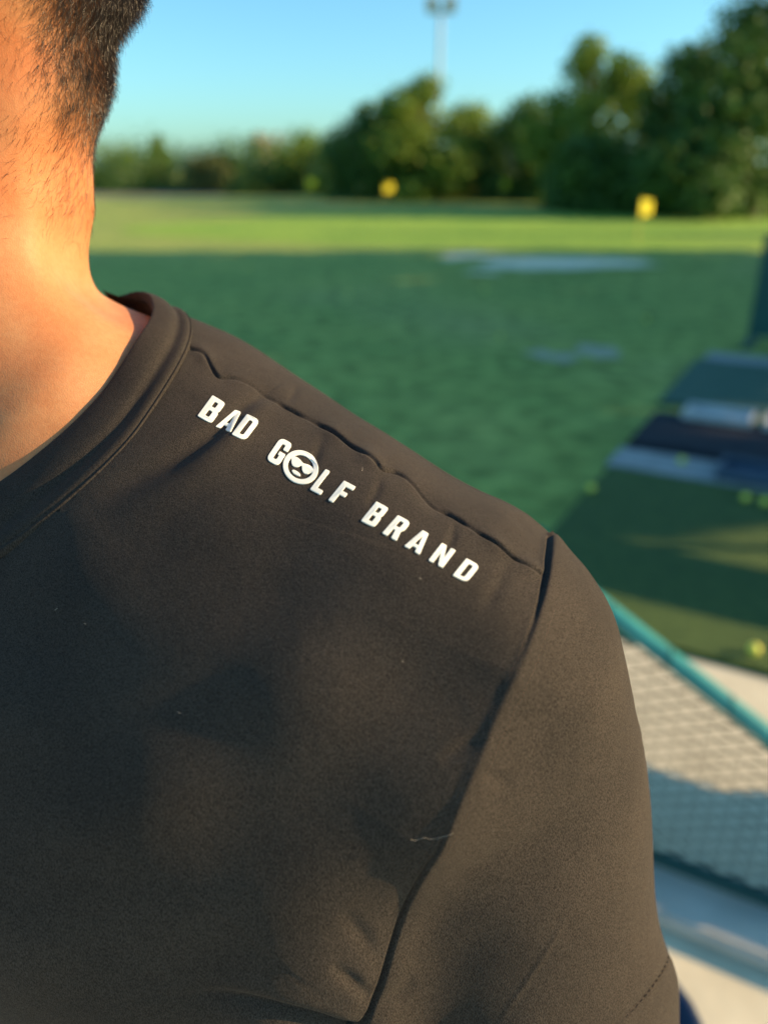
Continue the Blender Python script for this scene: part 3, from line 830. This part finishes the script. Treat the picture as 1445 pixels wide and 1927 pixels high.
# --- ground
def grass_mat(name, c1, c2, c3, sc=1.0):
    m, nt, b = mat_new(name, c1, .95, .1)
    no, cr, tc = noise_col(nt, None, c1, c2, .55 * sc, 6, .32, .68)
    n2, c2r, _ = noise_col(nt, None, (.58, .62, .60), (1.34, 1.28, 1.28), 5 * sc, 7, .34, .66)
    n3 = N(nt, 'ShaderNodeTexNoise', Scale=.16 * sc, Detail=3.0); nt.links.new(tc.outputs['Object'], n3.inputs['Vector'])
    mr = N(nt, 'ShaderNodeMapRange'); mr.inputs['From Min'].default_value = .52; mr.inputs['From Max'].default_value = .72
    nt.links.new(n3.outputs['Fac'], mr.inputs['Value'])
    mm = N(nt, 'ShaderNodeMath', operation='MULTIPLY'); mm.inputs[1].default_value = .6; nt.links.new(mr.outputs[0], mm.inputs[0])
    m1 = N(nt, 'ShaderNodeMix', data_type='RGBA'); m1.inputs['B'].default_value = (*c3, 1)
    nt.links.new(mm.outputs[0], m1.inputs['Factor']); nt.links.new(cr.outputs[0], m1.inputs['A'])
    mx = N(nt, 'ShaderNodeMix', data_type='RGBA', blend_type='MULTIPLY'); mx.inputs['Factor'].default_value = 1
    nt.links.new(m1.outputs['Result'], mx.inputs['A']); nt.links.new(c2r.outputs[0], mx.inputs['B'])
    nt.links.new(mx.outputs['Result'], b.inputs['Base Color'])
    noise_bump(nt, b, 60 * sc, .8, .03, 4)
    return m
M_grass = grass_mat('range_grass', (.26, .355, .092), (.365, .43, .112), (.44, .41, .18))
M_green = grass_mat('mown_green', (.23, .40, .065), (.29, .46, .075), (.30, .42, .09))
M_dirt = mat_new('grey_dirt', (.2, .17, .14), .95, .1); noise_col(M_dirt[1], M_dirt[2], (.15, .14, .11), (.25, .22, .18), .4, 6); M_dirt = M_dirt[0]
def concrete(name, c1, c2):
    m = mat_new(name, c1, .9, .2); noise_col(m[1], m[2], c1, c2, 9, 8, .3, .7); noise_bump(m[1], m[2], 120, .4, .003, 5); return m[0]
M_conc = concrete('concrete', (.58, .53, .38), (.72, .66, .48))
M_kerb = concrete('kerb_concrete', (.50, .47, .40), (.62, .58, .50))
sheet('grass_field', [(-900, -900), (900, -900), (900, 900), (-900, 900)], 0, M_grass)
sheet('pavement', [tee(-14, -12), tee(14, -12), tee(14, 2.62), tee(-.99, 2.62), tee(-.99, 2.0), tee(-14, 2.0)], .004, M_conc)
bm = bmesh.new(); tbox(bm, -9, 9, 1.44, 1.62, .004, .044, .008)
o = bm_obj('kerb', bm, M_kerb); o['kind'] = 'structure'
def ragged(name, base, sc):
    """bare ground that thins out into the grass round it"""
    m = grass_mat(name, (.26, .355, .092), (.365, .43, .112), (.44, .41, .18)); nt = m.node_tree; b = nt.nodes['Principled BSDF']
    src = b.inputs['Base Color'].links[0].from_socket
    at = N(nt, 'ShaderNodeAttribute', attribute_name='bare'); tc = N(nt, 'ShaderNodeTexCoord'); no = N(nt, 'ShaderNodeTexNoise', Scale=sc, Detail=6.0)
    nt.links.new(tc.outputs['Object'], no.inputs['Vector'])
    ad = N(nt, 'ShaderNodeMath', operation='ADD'); nt.links.new(at.outputs['Fac'], ad.inputs[0]); nt.links.new(no.outputs['Fac'], ad.inputs[1])
    mr = N(nt, 'ShaderNodeMapRange'); mr.inputs['From Min'].default_value = .72; mr.inputs['From Max'].default_value = 1.15; nt.links.new(ad.outputs[0], mr.inputs['Value'])
    mx = N(nt, 'ShaderNodeMix', data_type='RGBA'); mx.inputs['B'].default_value = (*base, 1)
    nt.links.new(mr.outputs[0], mx.inputs['Factor']); nt.links.new(src, mx.inputs['A']); nt.links.new(mx.outputs['Result'], b.inputs['Base Color'])
    return m
def patch(name, pts, z, mat):
    p = np.array(pts); c = p.mean(0); V = [(*c, z)]; w_ = [1.25]; F = []; n = len(p)
    for k, (s_, q) in enumerate(((.55, 1.1), (1.0, .6), (1.7, -.3))):
        for i in range(n): V.append((*(c + (p[i] - c) * s_), z)); w_.append(q)
    for i in range(n): F.append((0, 1 + i, 1 + (i + 1) % n))
    for k in range(2):
        for i in range(n): a, b = 1 + k * n + i, 1 + k * n + (i + 1) % n; F.append((a, a + n, b + n, b))
    o = mesh_obj(name, V, F, mat, None, False); o['kind'] = 'structure'
    at = o.data.attributes.new('bare', 'FLOAT', 'POINT'); at.data.foreach_set('value', np.array(w_, np.float32)); return o
def blob(cx, cy, rx, ry, rot, n=40, seed=1, amp=.18):
    r = np.random.default_rng(seed); ph = r.random(6) * 6.3; out = []
    for k in range(n):
        t = 2 * math.pi * k / n; q = 1 + amp * sum(math.sin((j + 2) * t + ph[j]) / (j + 1.5) for j in range(6))
        x, y = rx * q * math.cos(t), ry * q * math.sin(t)
        out.append((cx + x * math.cos(rot) - y * math.sin(rot), cy + x * math.sin(rot) + y * math.cos(rot)))
    return out
sheet('mown_green', blob(8, 25.2, 15.4, 7.6, -.05, 60, 3, .05), .006, M_green)
sheet('dirt_track', blob(-34, 62, 40, 11, .05, 60, 5, .06), .006, M_dirt)
M_sand = ragged('pale_sand', (.85, .77, .58), 3)
g = ground(930, 494); patch('sand_patch', blob(g[0], g[1], .72, 1.7, .1, 30, 2), .010, M_sand)
g = ground(1040, 498); patch('sand_patch', blob(g[0] + .2, g[1] + .2, 1.5, .75, -.03, 30, 9), .012, M_sand)
M_worn = ragged('worn_turf', (.42, .42, .30), 7)
g = ground(1120, 664); patch('worn_patch', blob(g[0], g[1], .22, .26, .1, 30, 4, .3), .008, M_worn)
g = ground(1040, 672); patch('worn_patch', blob(g[0], g[1], .16, .22, .4, 30, 6, .3), .010, M_worn)

# --- tee line: turf strip, mats, trays
def turf_mat(name, c1, c2):
    m = mat_new(name, c1, .8, .3); noise_col(m[1], m[2], c1, c2, 16, 6, .3, .7); noise_bump(m[1], m[2], 700, .8, .006, 2); return m[0]
M_turf = turf_mat('tee_turf', (.045, .092, .020), (.075, .130, .030))
M_turf2 = turf_mat('teal_turf', (.050, .120, .085), (.075, .150, .105))
M_rub = turf_mat('navy_rubber', (.008, .012, .022), (.016, .022, .036))
M_grey = concrete('grey_plastic', (.42, .43, .42), (.55, .56, .55))
M_slab = concrete('slab_concrete', (.26, .27, .26), (.36, .37, .36))
M_blue = mat_new('blue_plastic', (.05, .085, .13), .5, .4)[0]
def mat_thing(name, a0, a1, b0, b1, z0, z1, mat, label, cat, bev=.006, group=None):
    bm = bmesh.new(); tbox(bm, a0, a1, b0, b1, z0, z1, bev)
    c = tee((a0 + a1) / 2, (b0 + b1) / 2, z0)
    for v in bm.verts: v.co -= Vector(c)
    o = bm_obj(name, bm, mat); o.location = c; return tag(o, label, cat, group)
mat_thing('turf_mat', -1.0, 7.0, 2.63, 4.42, .006, .024, M_turf, 'long olive green artificial turf tee strip behind the fence', 'turf mat')
bm = bmesh.new(); tbox(bm, -1.02, 7, 4.43, 4.78, .004, .030, .004); o = bm_obj('tee_slab', bm, M_slab); o['kind'] = 'structure'
bm = bmesh.new(); tbox(bm, -1.0, 7, 7.62, 7.95, .004, .030, .004); o = bm_obj('tee_slab', bm, M_slab); o['kind'] = 'structure'
mat_thing('hitting_mat', -1.0, 1.6, 4.80, 5.62, .004, .060, M_rub, 'dark navy rubber mat lying beyond the olive turf strip', 'mat', .02)
mat_thing('turf_mat', -1.05, 4.0, 5.98, 7.60, .004, .034, M_turf2, 'grey green teal turf mat between the navy mat and the green screen', 'turf mat')
# ball trays on the far edge of the navy mat
for a0, a1, lab in ((-.80, -.36, 'small grey ball tray on the far edge of the navy mat'), (-.30, .75, 'long pale grey ball tray on the far edge of the navy mat')):
    c = tee((a0 + a1) / 2, 5.60, .062); t = thing('ball_tray', c, lab, 'tray', 'ball trays on the navy mat')
    bm = bmesh.new(); tbox(bm, a0, a1, 5.46, 5.74, .062, .074, .004); part('base', bm, M_grey, t)
    for q in ((a0, a1, 5.45, 5.475), (a0, a1, 5.725, 5.75), (a0, a0 + .025, 5.475, 5.725), (a1 - .025, a1, 5.475, 5.725)):
        bm = bmesh.new(); tbox(bm, *q, .0745, .110, .004); part('rim', bm, M_grey, t)
c = tee(.35, 4.62, .031); t = thing('plastic_tray', c, 'shallow blue plastic tray lying between the olive turf and the navy mat', 'tray')
bm = bmesh.new(); tbox(bm, -.42, 1.3, 4.47, 4.74, .031, .040, .003); part('base', bm, M_blue, t)
for q in ((-.43, 1.31, 4.46, 4.48), (-.43, 1.31, 4.73, 4.75), (-.43, -.41, 4.48, 4.73), (1.29, 1.31, 4.48, 4.73)):
    bm = bmesh.new(); tbox(bm, *q, .0405, .085, .003); part('rim', bm, M_blue, t)

# --- green divider screen at the far tee
M_screen = mat_new('dark_green_paint', (.012, .085, .075), .5, .4); noise_col(M_screen[1], M_screen[2], (.010, .075, .066), (.015, .10, .088), 5, 5); M_screen = M_screen[0]
g = ground(1403, 648); a, b = g[:2] @ E1, g[:2] @ E2
t = thing('divider_screen', tee(a + .6, b), 'dark teal green divider screen standing on the far tee', 'screen')
bm = bmesh.new(); tbox(bm, a + .05, a + 1.45, b - .015, b + .015, .08, 1.00, .004); part('panel', bm, M_screen, t)
for x in (a, a + 1.45):
    bm = bmesh.new(); tbox(bm, x, x + .05, b - .03, b + .03, 0, 1.05, .008); part('post', bm, M_screen, t)
    bm = bmesh.new(); tbox(bm, x - .02, x + .07, b - .25, b + .25, .0, .03, .006); part('foot', bm, M_screen, t)
bm = bmesh.new(); tbox(bm, a + .05, a + 1.45, b - .025, b + .025, 1.0, 1.04, .008); part('top_rail', bm, M_screen, t)

# --- chain-link wing between the pavement and the tees
M_teal = mat_new('teal_pipe', (.030, .25, .235), .35, .5); noise_col(M_teal[1], M_teal[2], (.025, .22, .21), (.040, .29, .27), 20, 5); M_teal = M_teal[0]
M_teald = mat_new('dark_teal_pipe', (.006, .065, .060), .45, .4)[0]
M_wire = mat_new('coated_wire', (.020, .030, .026), .7, .1)[0]
FB = 1.575; fa0, fa1 = -.50, .17
ztop = lambda a: .725 - .56 * (a + .354)
t = thing('chain_link_fence', tee(fa0, FB, .044), 'low chain link fence wing with sloping teal top rail beside the sleeve', 'fence')
def pipe(name, P, r, mat, k=12):
    V, F = tube([np.array(p) for p in P], r, k)
    o = mesh_obj(name, np.array(V) - np.array(t.location), F, mat, t); return o
pipe('top_rail', [tee(x, FB, ztop(x)) for x in np.linspace(fa0, fa1, 8)], .021, M_teal)
pipe('bottom_rail', [tee(x, FB, .074) for x in np.linspace(fa0, fa1, 8)], .019, M_teald)
pipe('post', [tee(fa0, FB, .04), tee(fa0, FB, ztop(fa0) + .05)], .026, M_teal)
pipe('post', [tee(fa1, FB, .04), tee(fa1, FB, ztop(fa1) + .01)], .022, M_teal)
TN, CW = .53, .068
wl = []
for sgn_ in (1, -1):
    for k in range(-60, 120):
        seg = []
        for j in range(0, 90):
            x = fa0 + k * CW + j * CW / 2; 
            z = .074 + j * CW / 2 * TN if sgn_ > 0 else 9
            if sgn_ < 0: x = fa0 + k * CW - j * CW / 2; z = .074 + j * CW / 2 * TN
            if fa0 <= x <= fa1 and z < ztop(x) + .0:
                seg.append(tee(x, FB + .0022 * (1 if j % 2 else -1) * sgn_, z))
        if len(seg) > 1: wl.append(seg)
V, F = [], []
for P in wl:
    v, f = tube(P, .0025, 4); o_ = len(V); V += v; F += [tuple(i + o_ for i in q) for q in f]
mm = mesh_obj('mesh_wire', np.array(V) - np.array(t.location), F, M_wire, t); mm['kind'] = 'stuff'
wl2 = []
for x in np.arange(fa0 + .05, fa1 - .05, .135):            # tie wires round the top rail
    P = [tee(x + .004 * math.sin(an * .5), FB + .0235 * math.cos(an), ztop(x) + .0235 * math.sin(an)) for an in np.linspace(0, 6.28, 13)]
    v, f = tube(P, .0016, 4); mesh_obj('tie_wire', np.array(v) - np.array(t.location), f, M_wire, t)

# --- navy golf bag beside the man
M_navy = mat_new('navy_nylon', (.010, .030, .075), .55, .4); noise_bump(M_navy[1], M_navy[2], 500, .3, .002); M_navy = M_navy[0]
M_black = mat_new('black_trim', (.012, .012, .014), .6, .4)[0]
M_steel = mat_new('club_steel', (.5, .5, .5), .3, .5); M_steel[2].inputs['Metallic'].default_value = 1; M_steel = M_steel[0]
def lathe(bm, prof, n=28, c=(0, 0, 0), sx=1, sy=1):
    rings = [[bm.verts.new((c[0] + r * sx * math.cos(2 * math.pi * k / n), c[1] + r * sy * math.sin(2 * math.pi * k / n), c[2] + z)) for k in range(n)] for r, z in prof]
    for a_, b_ in zip(rings[:-1], rings[1:]):
        for k in range(n): bm.faces.new((a_[k], a_[(k + 1) % n], b_[(k + 1) % n], b_[k]))
    return rings
gb = ray(1128, 1950); tb = 1.02; gb = gb * tb + np.array((0, 0, CAMZ))
GBAG = (gb[0], gb[1])
t = thing('golf_bag', (GBAG[0], GBAG[1], .004), 'navy blue bag with a rounded top standing behind the sleeve on pale concrete', 'bag')
HB = float(gb[2]) - .004 + .03
bm = bmesh.new(); r = lathe(bm, [(.02, 0), (.115, 0), (.128, .015), (.130, .10), (.122, HB * .5), (.126, HB - .06), (.130, HB - .01), (.124, HB), (.112, HB - .004), (.108, HB - .10)])
bm.faces.new(r[0][::-1]); bm.faces.new(r[-1]); bm_obj('bag_body', bm, M_navy, t, True)
bm = bmesh.new(); lathe(bm, [(.1275, HB - .05), (.134, HB - .045), (.134, HB - .02), (.1275, HB - .015)]); bm_obj('top_band', bm, M_black, t, True)
bm = bmesh.new(); lathe(bm, [(.127, .004), (.136, .006), (.136, .07), (.130, .075)]); bm_obj('base_band', bm, M_black, t, True)
bm = bmesh.new()
bmesh.ops.create_cube(bm, size=1, matrix=Matrix.Translation((.0, -.13, HB * .42)) @ Matrix.Diagonal((.15, .07, HB * .45, 1)))
bmesh.ops.bevel(bm, geom=bm.edges[:], offset=.02, segments=3, affect='EDGES'); bm_obj('pocket', bm, M_navy, t, True)

# --- yellow range balls
M_ball = mat_new('yellow_ball', (.80, .80, .10), .35, .5); 
vo = N(M_ball[1], 'ShaderNodeTexVoronoi', Scale=330.0); tcb = N(M_ball[1], 'ShaderNodeTexCoord'); M_ball[1].links.new(tcb.outputs['Object'], vo.inputs['Vector'])
bp = N(M_ball[1], 'ShaderNodeBump', Strength=.5, Distance=.001); M_ball[1].links.new(vo.outputs['Distance'], bp.inputs['Height']); M_ball[1].links.new(bp.outputs[0], M_ball[2].inputs['Normal'])
M_ball = M_ball[0]
bm = bmesh.new(); bmesh.ops.create_icosphere(bm, subdivisions=3, radius=.02135)
for v in bm.verts:      # dimples
    if (v.index * 7) % 5 == 0: v.co *= .992
ball = bm_obj('golf_ball', bm, M_ball, None, True)
BALLS = [((466, 503), 0, 'yellow ball on the shaded grass nearest the neck'), ((656, 552), 0, 'yellow ball on the shaded grass above the lettering'),
         ((911, 545), 0, 'yellow ball on the shaded grass just below the pale sand'), ((940, 632), 0, 'yellow ball on the grass left of the worn patch'),
         ((1112, 918), .024, 'ball on the olive turf strip near its left corner'), ((1438, 944), .024, 'bright sunlit yellow ball at the far edge of the olive turf'),
         ((1402, 936), .024, 'dim ball on the olive turf beside the bright yellow one'), ((1418, 1222), .024, 'yellow ball on the sunlit near edge of the olive turf'),
         ((1282, 866), .031, 'yellow ball on the pale slab before the navy mat'), ((1215, 600), 0, 'yellow ball on the grass right of the worn patch')]
for i, ((x, y), z, lab) in enumerate(BALLS):
    o = ball if i == 0 else ball.copy()
    if i: C.objects.link(o)
    g = ground(x, y, z + .0213); o.location = (g[0], g[1], z + .0223); tag(o, lab, 'golf ball', 'yellow range balls')

# --- target flags
M_flag = mat_new('yellow_flag', (.78, .70, .04), .7, .2)[0]; M_pole = mat_new('yellow_pole', (.70, .60, .10), .5, .4)[0]
def flag(gx, gy, h, fw, label, ang=0.0):
    t = thing('target_flag', (gx, gy, 0), label, 'flag', 'yellow target flags on the range')
    V, F = tube([np.array((0, 0, z)) for z in (0, h * .5, h)], .016, 8); mesh_obj('pole', V, F, M_pole, t)
    V, F = [], []; n = 8; fh = fw * .85
    for side in (0, 1):
        for i in range(n + 1):
            u = i / n
            for v in (0, 1):
                q = np.array((u * fw, .03 * math.sin(u * 6) + side * .004, h - .02 - v * fh - .05 * u * (1 - v) + .02 * u * v))
                c_, s_ = math.cos(ang), math.sin(ang); V.append((q[0] * c_ - q[1] * s_, q[0] * s_ + q[1] * c_, q[2]))
    for side in (0, 1):
        o_ = side * 2 * (n + 1)
        for i in range(n): 
            f = (o_ + 2 * i, o_ + 2 * i + 1, o_ + 2 * i + 3, o_ + 2 * i + 2); F.append(f if side else f[::-1])
    mesh_obj('flag_cloth', V, F, M_flag, t)
    return t
g = ground(1198, 457); flag(g[0], g[1], .98, .44, 'yellow target flag on a pole at the near edge of the sunlit green', .75)
g = ground(724, 383); flag(g[0], g[1], 1.0, .52, 'yellow target flag on the sunlit grass below the round tree', .75)
for px_, py_, lab in ((587, 346, 'dim yellow flag in the shade before the left shrubs'), (953, 347, 'dim yellow flag in the shade before the tall trees')):
    r_ = ray(px_, py_); q_ = r_ * (40 / r_[1]); flag(q_[0] - .2, 40.0, CAMZ + q_[2] + .24, .46, lab, .75)

# --- floodlight mast beyond the trees
M_mast = mat_new('galvanised_mast', (.46, .50, .52), .6, .3)[0]
x, y = 4.75, 78.0
t = thing('floodlight_mast', (x, y, 0), 'tall grey floodlight mast rising behind the round tree', 'light mast')
V, F = tube([np.array((0, 0, z)) for z in (0, 7, 13.7)], .16, 10); mesh_obj('mast', V, F, M_mast, t)
for dx in (-.75, .75):
    bm = bmesh.new(); bmesh.ops.create_cube(bm, size=1, matrix=Matrix.Translation((dx, -.3, 14.2)) @ Matrix.Rotation(R(25), 4, 'X') @ Matrix.Diagonal((1.0, .5, 1.1, 1)))
    bmesh.ops.bevel(bm, geom=bm.edges[:], offset=.06, segments=2, affect='EDGES'); bm_obj('floodlight', bm, M_mast, t)
bm = bmesh.new(); bmesh.ops.create_cube(bm, size=1, matrix=Matrix.Translation((0, 0, 13.65)) @ Matrix.Diagonal((2.4, .2, .2, 1))); bm_obj('crossbar', bm, M_mast, t)
print('range', time.time() - T0)

# ---------------------------------------------------------------- trees
def leaf_mat(name, c1, c2):
    m, nt, b = mat_new(name, c1, .55, .3)
    no, cr, tc = noise_col(nt, b, c1, c2, 1.3, 3, .35, .65)
    tr = N(nt, 'ShaderNodeBsdfTranslucent'); nt.links.new(cr.outputs[0], tr.inputs['Color'])
    ms = N(nt, 'ShaderNodeMixShader'); ms.inputs[0].default_value = .28
    nt.links.new(b.outputs[0], ms.inputs[1]); nt.links.new(tr.outputs[0], ms.inputs[2])
    nt.links.new(ms.outputs[0], nt.nodes['Material Output'].inputs['Surface'])
    return m
LEAF = [leaf_mat('leaf_dark', (.055, .125, .020), (.105, .19, .032)), leaf_mat('leaf_mid', (.13, .22, .022), (.21, .30, .04)), leaf_mat('leaf_pale', (.10, .13, .03), (.16, .18, .05))]
M_bark = mat_new('bark', (.10, .075, .055), .9, .1); noise_col(M_bark[1], M_bark[2], (.06, .045, .035), (.14, .11, .085), 6, 6); M_bark = M_bark[0]
def crown_mesh(name, clumps, n, size, seed, mat, parent):
    """clumps: centre, radii; leaves gather towards each clump's skin"""
    r = np.random.default_rng(seed)
    c = np.array([k[0] for k in clumps], float); rad = np.array([k[1] for k in clumps], float)
    wgt = rad.prod(1) ** (2 / 3); ci = r.choice(len(c), n, p=wgt / wgt.sum())
    d = r.normal(size=(n, 3)); d /= np.linalg.norm(d, axis=1, keepdims=True)
    P = c[ci] + d * rad[ci] * (r.random(n) ** .45)[:, None] * (1 + .16 * r.normal(size=n))[:, None]
    P[:, 2] = np.maximum(P[:, 2], .1)
    nn = d * .7 + r.normal(size=(n, 3)) * .6 + np.array((0, 0, .35)); nn /= np.linalg.norm(nn, axis=1, keepdims=True)
    a = np.cross(nn, r.normal(size=(n, 3))); a /= np.linalg.norm(a, axis=1, keepdims=True); b = np.cross(nn, a)
    s = (size * (.6 + .8 * r.random(n)))[:, None]
    V = np.stack([P - a * s, P + b * s * .5 - nn * s * .12, P + a * s, P - b * s * .5 - nn * s * .12], 1).reshape(-1, 3)
    F = np.arange(4 * n).reshape(n, 4)
    return mesh_obj(name, V, F, mat, parent, False)
def tree(x, y, h, wdt, label, kind=0, seed=1, n=6000, leaf=.16, low=.25, group=None, name='broadleaf_tree', cat='tree', trunk=True, nclump=16):
    r = np.random.default_rng(seed)
    t = thing(name, (x, y, 0), label, cat, group)
    cl = []
    for k in range(nclump):
        u = (k + .5) / nclump; z = h * (low + (1 - low) * u * .93); prof = math.sin(math.pi * min(.97, .18 + .80 * u)) ** .7
        a_ = r.random() * 6.28; rr = wdt * .5 * prof * (.25 + .60 * r.random())
        q = wdt * (.15 + .13 * r.random()) * (.6 + .4 * prof)
        cl.append(((rr * math.cos(a_), rr * math.sin(a_), z - q * .3), (q, q, q * .85)))
    crown_mesh('crown', cl, n, leaf, seed, LEAF[kind], t)
    if trunk:
        bm_v, bm_f = [], []
        def limb(P, r0, r1):
            k = 7; Q = np.array(P); base = len(bm_v)
            for i in range(len(Q)):
                d = Q[min(i + 1, len(Q) - 1)] - Q[max(i - 1, 0)]; d = d / np.linalg.norm(d)
                a1 = np.cross(d, (.9, .1, .3)); a1 /= np.linalg.norm(a1); b1 = np.cross(d, a1); rr = r0 + (r1 - r0) * i / (len(Q) - 1)
                for j in range(k): bm_v.append(Q[i] + rr * (math.cos(6.283 * j / k) * a1 + math.sin(6.283 * j / k) * b1))
            for i in range(len(Q) - 1):
                for j in range(k): bm_f.append((base + i * k + j, base + i * k + (j + 1) % k, base + (i + 1) * k + (j + 1) % k, base + (i + 1) * k + j))
        tr_ = h * .022 + .03
        limb([(0, 0, -.05), (.1 * r.normal(), .1 * r.normal(), h * .25), (.2 * r.normal(), .2 * r.normal(), h * .5), (.2 * r.normal(), .2 * r.normal(), h * .85)], tr_, tr_ * .25)
        for k in range(0, nclump, 2):
            c0 = np.array(cl[k][0]); z0 = min(c0[2] * .7, h * .6) 
            limb([(0, 0, z0), (c0[0] * .5, c0[1] * .5, (z0 + c0[2]) / 2 + .1), tuple(c0)], tr_ * .45, tr_ * .12)
        mesh_obj('trunk', bm_v, bm_f, M_bark, t)
    return t
def at_px(px, d): return ((px - 722.5) / FPX * (d * CP + 0) * 1.0 / 1.0, d)
def px_x(px, d, z=0.0):
    f = d * CP - (z - CAMZ) * SP; return (px - 722.5) / FPX * f
def px_h(py, d):
    b = (963.5 - py) / FPX; r = np.array((CP + b * SP, -SP + b * CP)); return CAMZ + d * r[1] / r[0]
GT = 'trees along the far side of the range'
# (px of the middle, distance, py of the top, width in px, leaf kind, label)
TR = [(1420, 33, -60, 330, 0, 'tallest dark tree at the right edge of the range', .10),
      (1305, 36, 55, 230, 0, 'dark broadleaf tree left of the tallest one', .06),
      (1110, 40, 52, 215, 1, 'tall tree with a sunlit pale green top and gaps of sky', .10),
      (1215, 46, 190, 200, 0, 'shaded lower tree filling the gap between the taller ones', .05),
      (985, 46, 176, 230, 0, 'dark rounded tree left of the sunlit tall one', .04),
      (890, 50, 188, 190, 1, 'small yellow green tree between the two large crowns', .05),
      (790, 46, 132, 180, 1, 'broad round tree in front of the floodlight mast', .05),
      (690, 48, 185, 200, 0, 'dark left flank tree of the round crown', .04),
      (1120, 34, 250, 210, 0, 'low dark thicket tree in front of the tall ones', .03),
      (1300, 30.5, 235, 230, 0, 'low dark thicket tree right of the flag', .03)]
for i, (px_, d, pt, wp, kd, lab, low) in enumerate(TR):
    h = px_h(pt, d); x = px_x(px_, d, h * .5); wd = wp / FPX * d * CP
    tree(x, d, h, wd * 1.12, lab, kd, 20 + i, 8000, .17, low, GT, nclump=22)
SHR = [(215, 70, 262, 130, 1, 'yellow green shrub at the left end, beside the nape'), (300, 66, 268, 190, 0, 'dark green shrub second from the nape'), (300, 74, 246, 40, 1, 'thin sapling top standing out above the left shrubs'),
       (400, 62, 285, 90, 2, 'pale grey green bush in front of the dark shrubs'), (420, 68, 262, 160, 0, 'dark shrub behind the pale bush'), (500, 64, 252, 110, 1, 'shrub with bare pale twigs among its leaves'),
       (575, 60, 240, 120, 1, 'bright topped shrub right of the bare twigs'), (620, 56, 262, 120, 0, 'dark shrub at the foot of the round tree'), (520, 58, 300, 130, 0, 'low dark shrub in front of the twiggy one'), (130, 72, 262, 160, 0, 'dark shrub hidden partly by the neck')]
for i, (px_, d, pt, wp, kd, lab) in enumerate(SHR):
    h = px_h(pt, d); x = px_x(px_, d, h * .5); wd = wp / FPX * d * CP * 1.45
    tree(x, d, h, wd * 1.1, lab, kd, 60 + i, 3500, .16, .03, 'shrubs on the far left of the range', 'shrub', 'shrub', nclump=14)
# bare twigs in the shrub
tw = []
for k in range(14):
    x0 = px_x(500, 62) + rng.normal(0, .35); P = [np.array((x0, 62, .2))]
    for j in range(4): P.append(P[-1] + np.array((rng.normal(0, .35), rng.normal(0, .3), .95)))
    tw.append(P)
V, F = [], []
for P in tw:
    v, f = tube(P, .05, 5); o_ = len(V); V += v; F += [tuple(i + o_ for i in q) for q in f]
bb = np.array((px_x(500, 62), 62, 0)); M_twig = mat_new('dry_twig', (.36, .32, .24), .9, .1)[0]
o = mesh_obj('dead_bush', np.array(V) - bb, F, M_twig); o.location = bb; tag(o, 'bare pale twigs of a dead bush among the left shrubs', 'dead bush')

# the rest of the range to the right: the trees whose shade lies over the grass, slim and thin ones added to tune it
WN = [(13, 3.75, 8.5, 2.0, 3500, 'slim sparse tree added out of view to shade the near grass and turf'), (15, 6.0, 10, 3.8, 5000, 'leafy tree second from the tee line at the right'), (16, 9.0, 11, 5, 5000, 'wide leafy tree in the middle of the row at the right'),
      (17, 12.2, 12, 5, 5000, 'tallest leafy tree of the row at the right'), (16, 15.0, 11, 3.6, 4000, 'leafy tree at the far end of the row at the right'), (18, 17.0, 10, 1.8, 700, 'thin tree added out of view to soften the far edge of the shade'),
      (25, 9.5, 12, 7, 4500, 'broad tree behind the right hand row, nearer the tees'), (26, 14, 12, 6, 4500, 'broad tree behind the right hand row, farther out'), (17, 21.8, 6.8, 1.1, 900, 'narrow young tree alone beside the sunlit green'),
      (40, 46, 10, 8, 4000, 'round tree to the right of the far tree line'), (46, 54, 10, 9, 4000, 'last tree to the right of the far tree line')]
for i, (x, y, h, wd, n, lab) in enumerate(WN):
    tree(x, y, h, wd * 1.1, lab, 0, 100 + i, n, .28, .02, 'trees beyond the right end of the tees', nclump=20)
# two slatted benches out of view, added to cast shade strips on the ground
M_slat = mat_new('weathered_slat', (.30, .24, .17), .8, .2); noise_col(M_slat[1], M_slat[2], (.22, .17, .12), (.36, .29, .21), 12, 6); M_slat = M_slat[0]
def shade_bench(a0, a1, b0, b1, z, lab):
    t = thing('shade_bench', tee((a0 + a1) / 2, (b0 + b1) / 2, .03), lab, 'shade_bench', 'unseen benches added to cast shade')
    n = 5; w_ = (b1 - b0) / n
    for k in range(n):
        bm = bmesh.new(); tbox(bm, a0, a1, b0 + k * w_, b0 + (k + 1) * w_ - .004, z, z + .035, .004); part('slat', bm, M_slat, t)
    for a in (a0 + .2, a1 - .25):
        for b in (b0 + .03, b1 - .08):
            bm = bmesh.new(); tbox(bm, a, a + .05, b, b + .05, .03, z - .001, .004); part('leg', bm, M_screen, t)
shade_bench(.95, 3.1, 2.10, 2.64, .48, 'slatted seat added out of view to cast the shade strip along the fence')
shade_bench(.45, 2.9, 3.64, 4.14, .52, 'slatted seat added out of view to cast the shade band across the olive turf')
print('all', time.time() - T0)
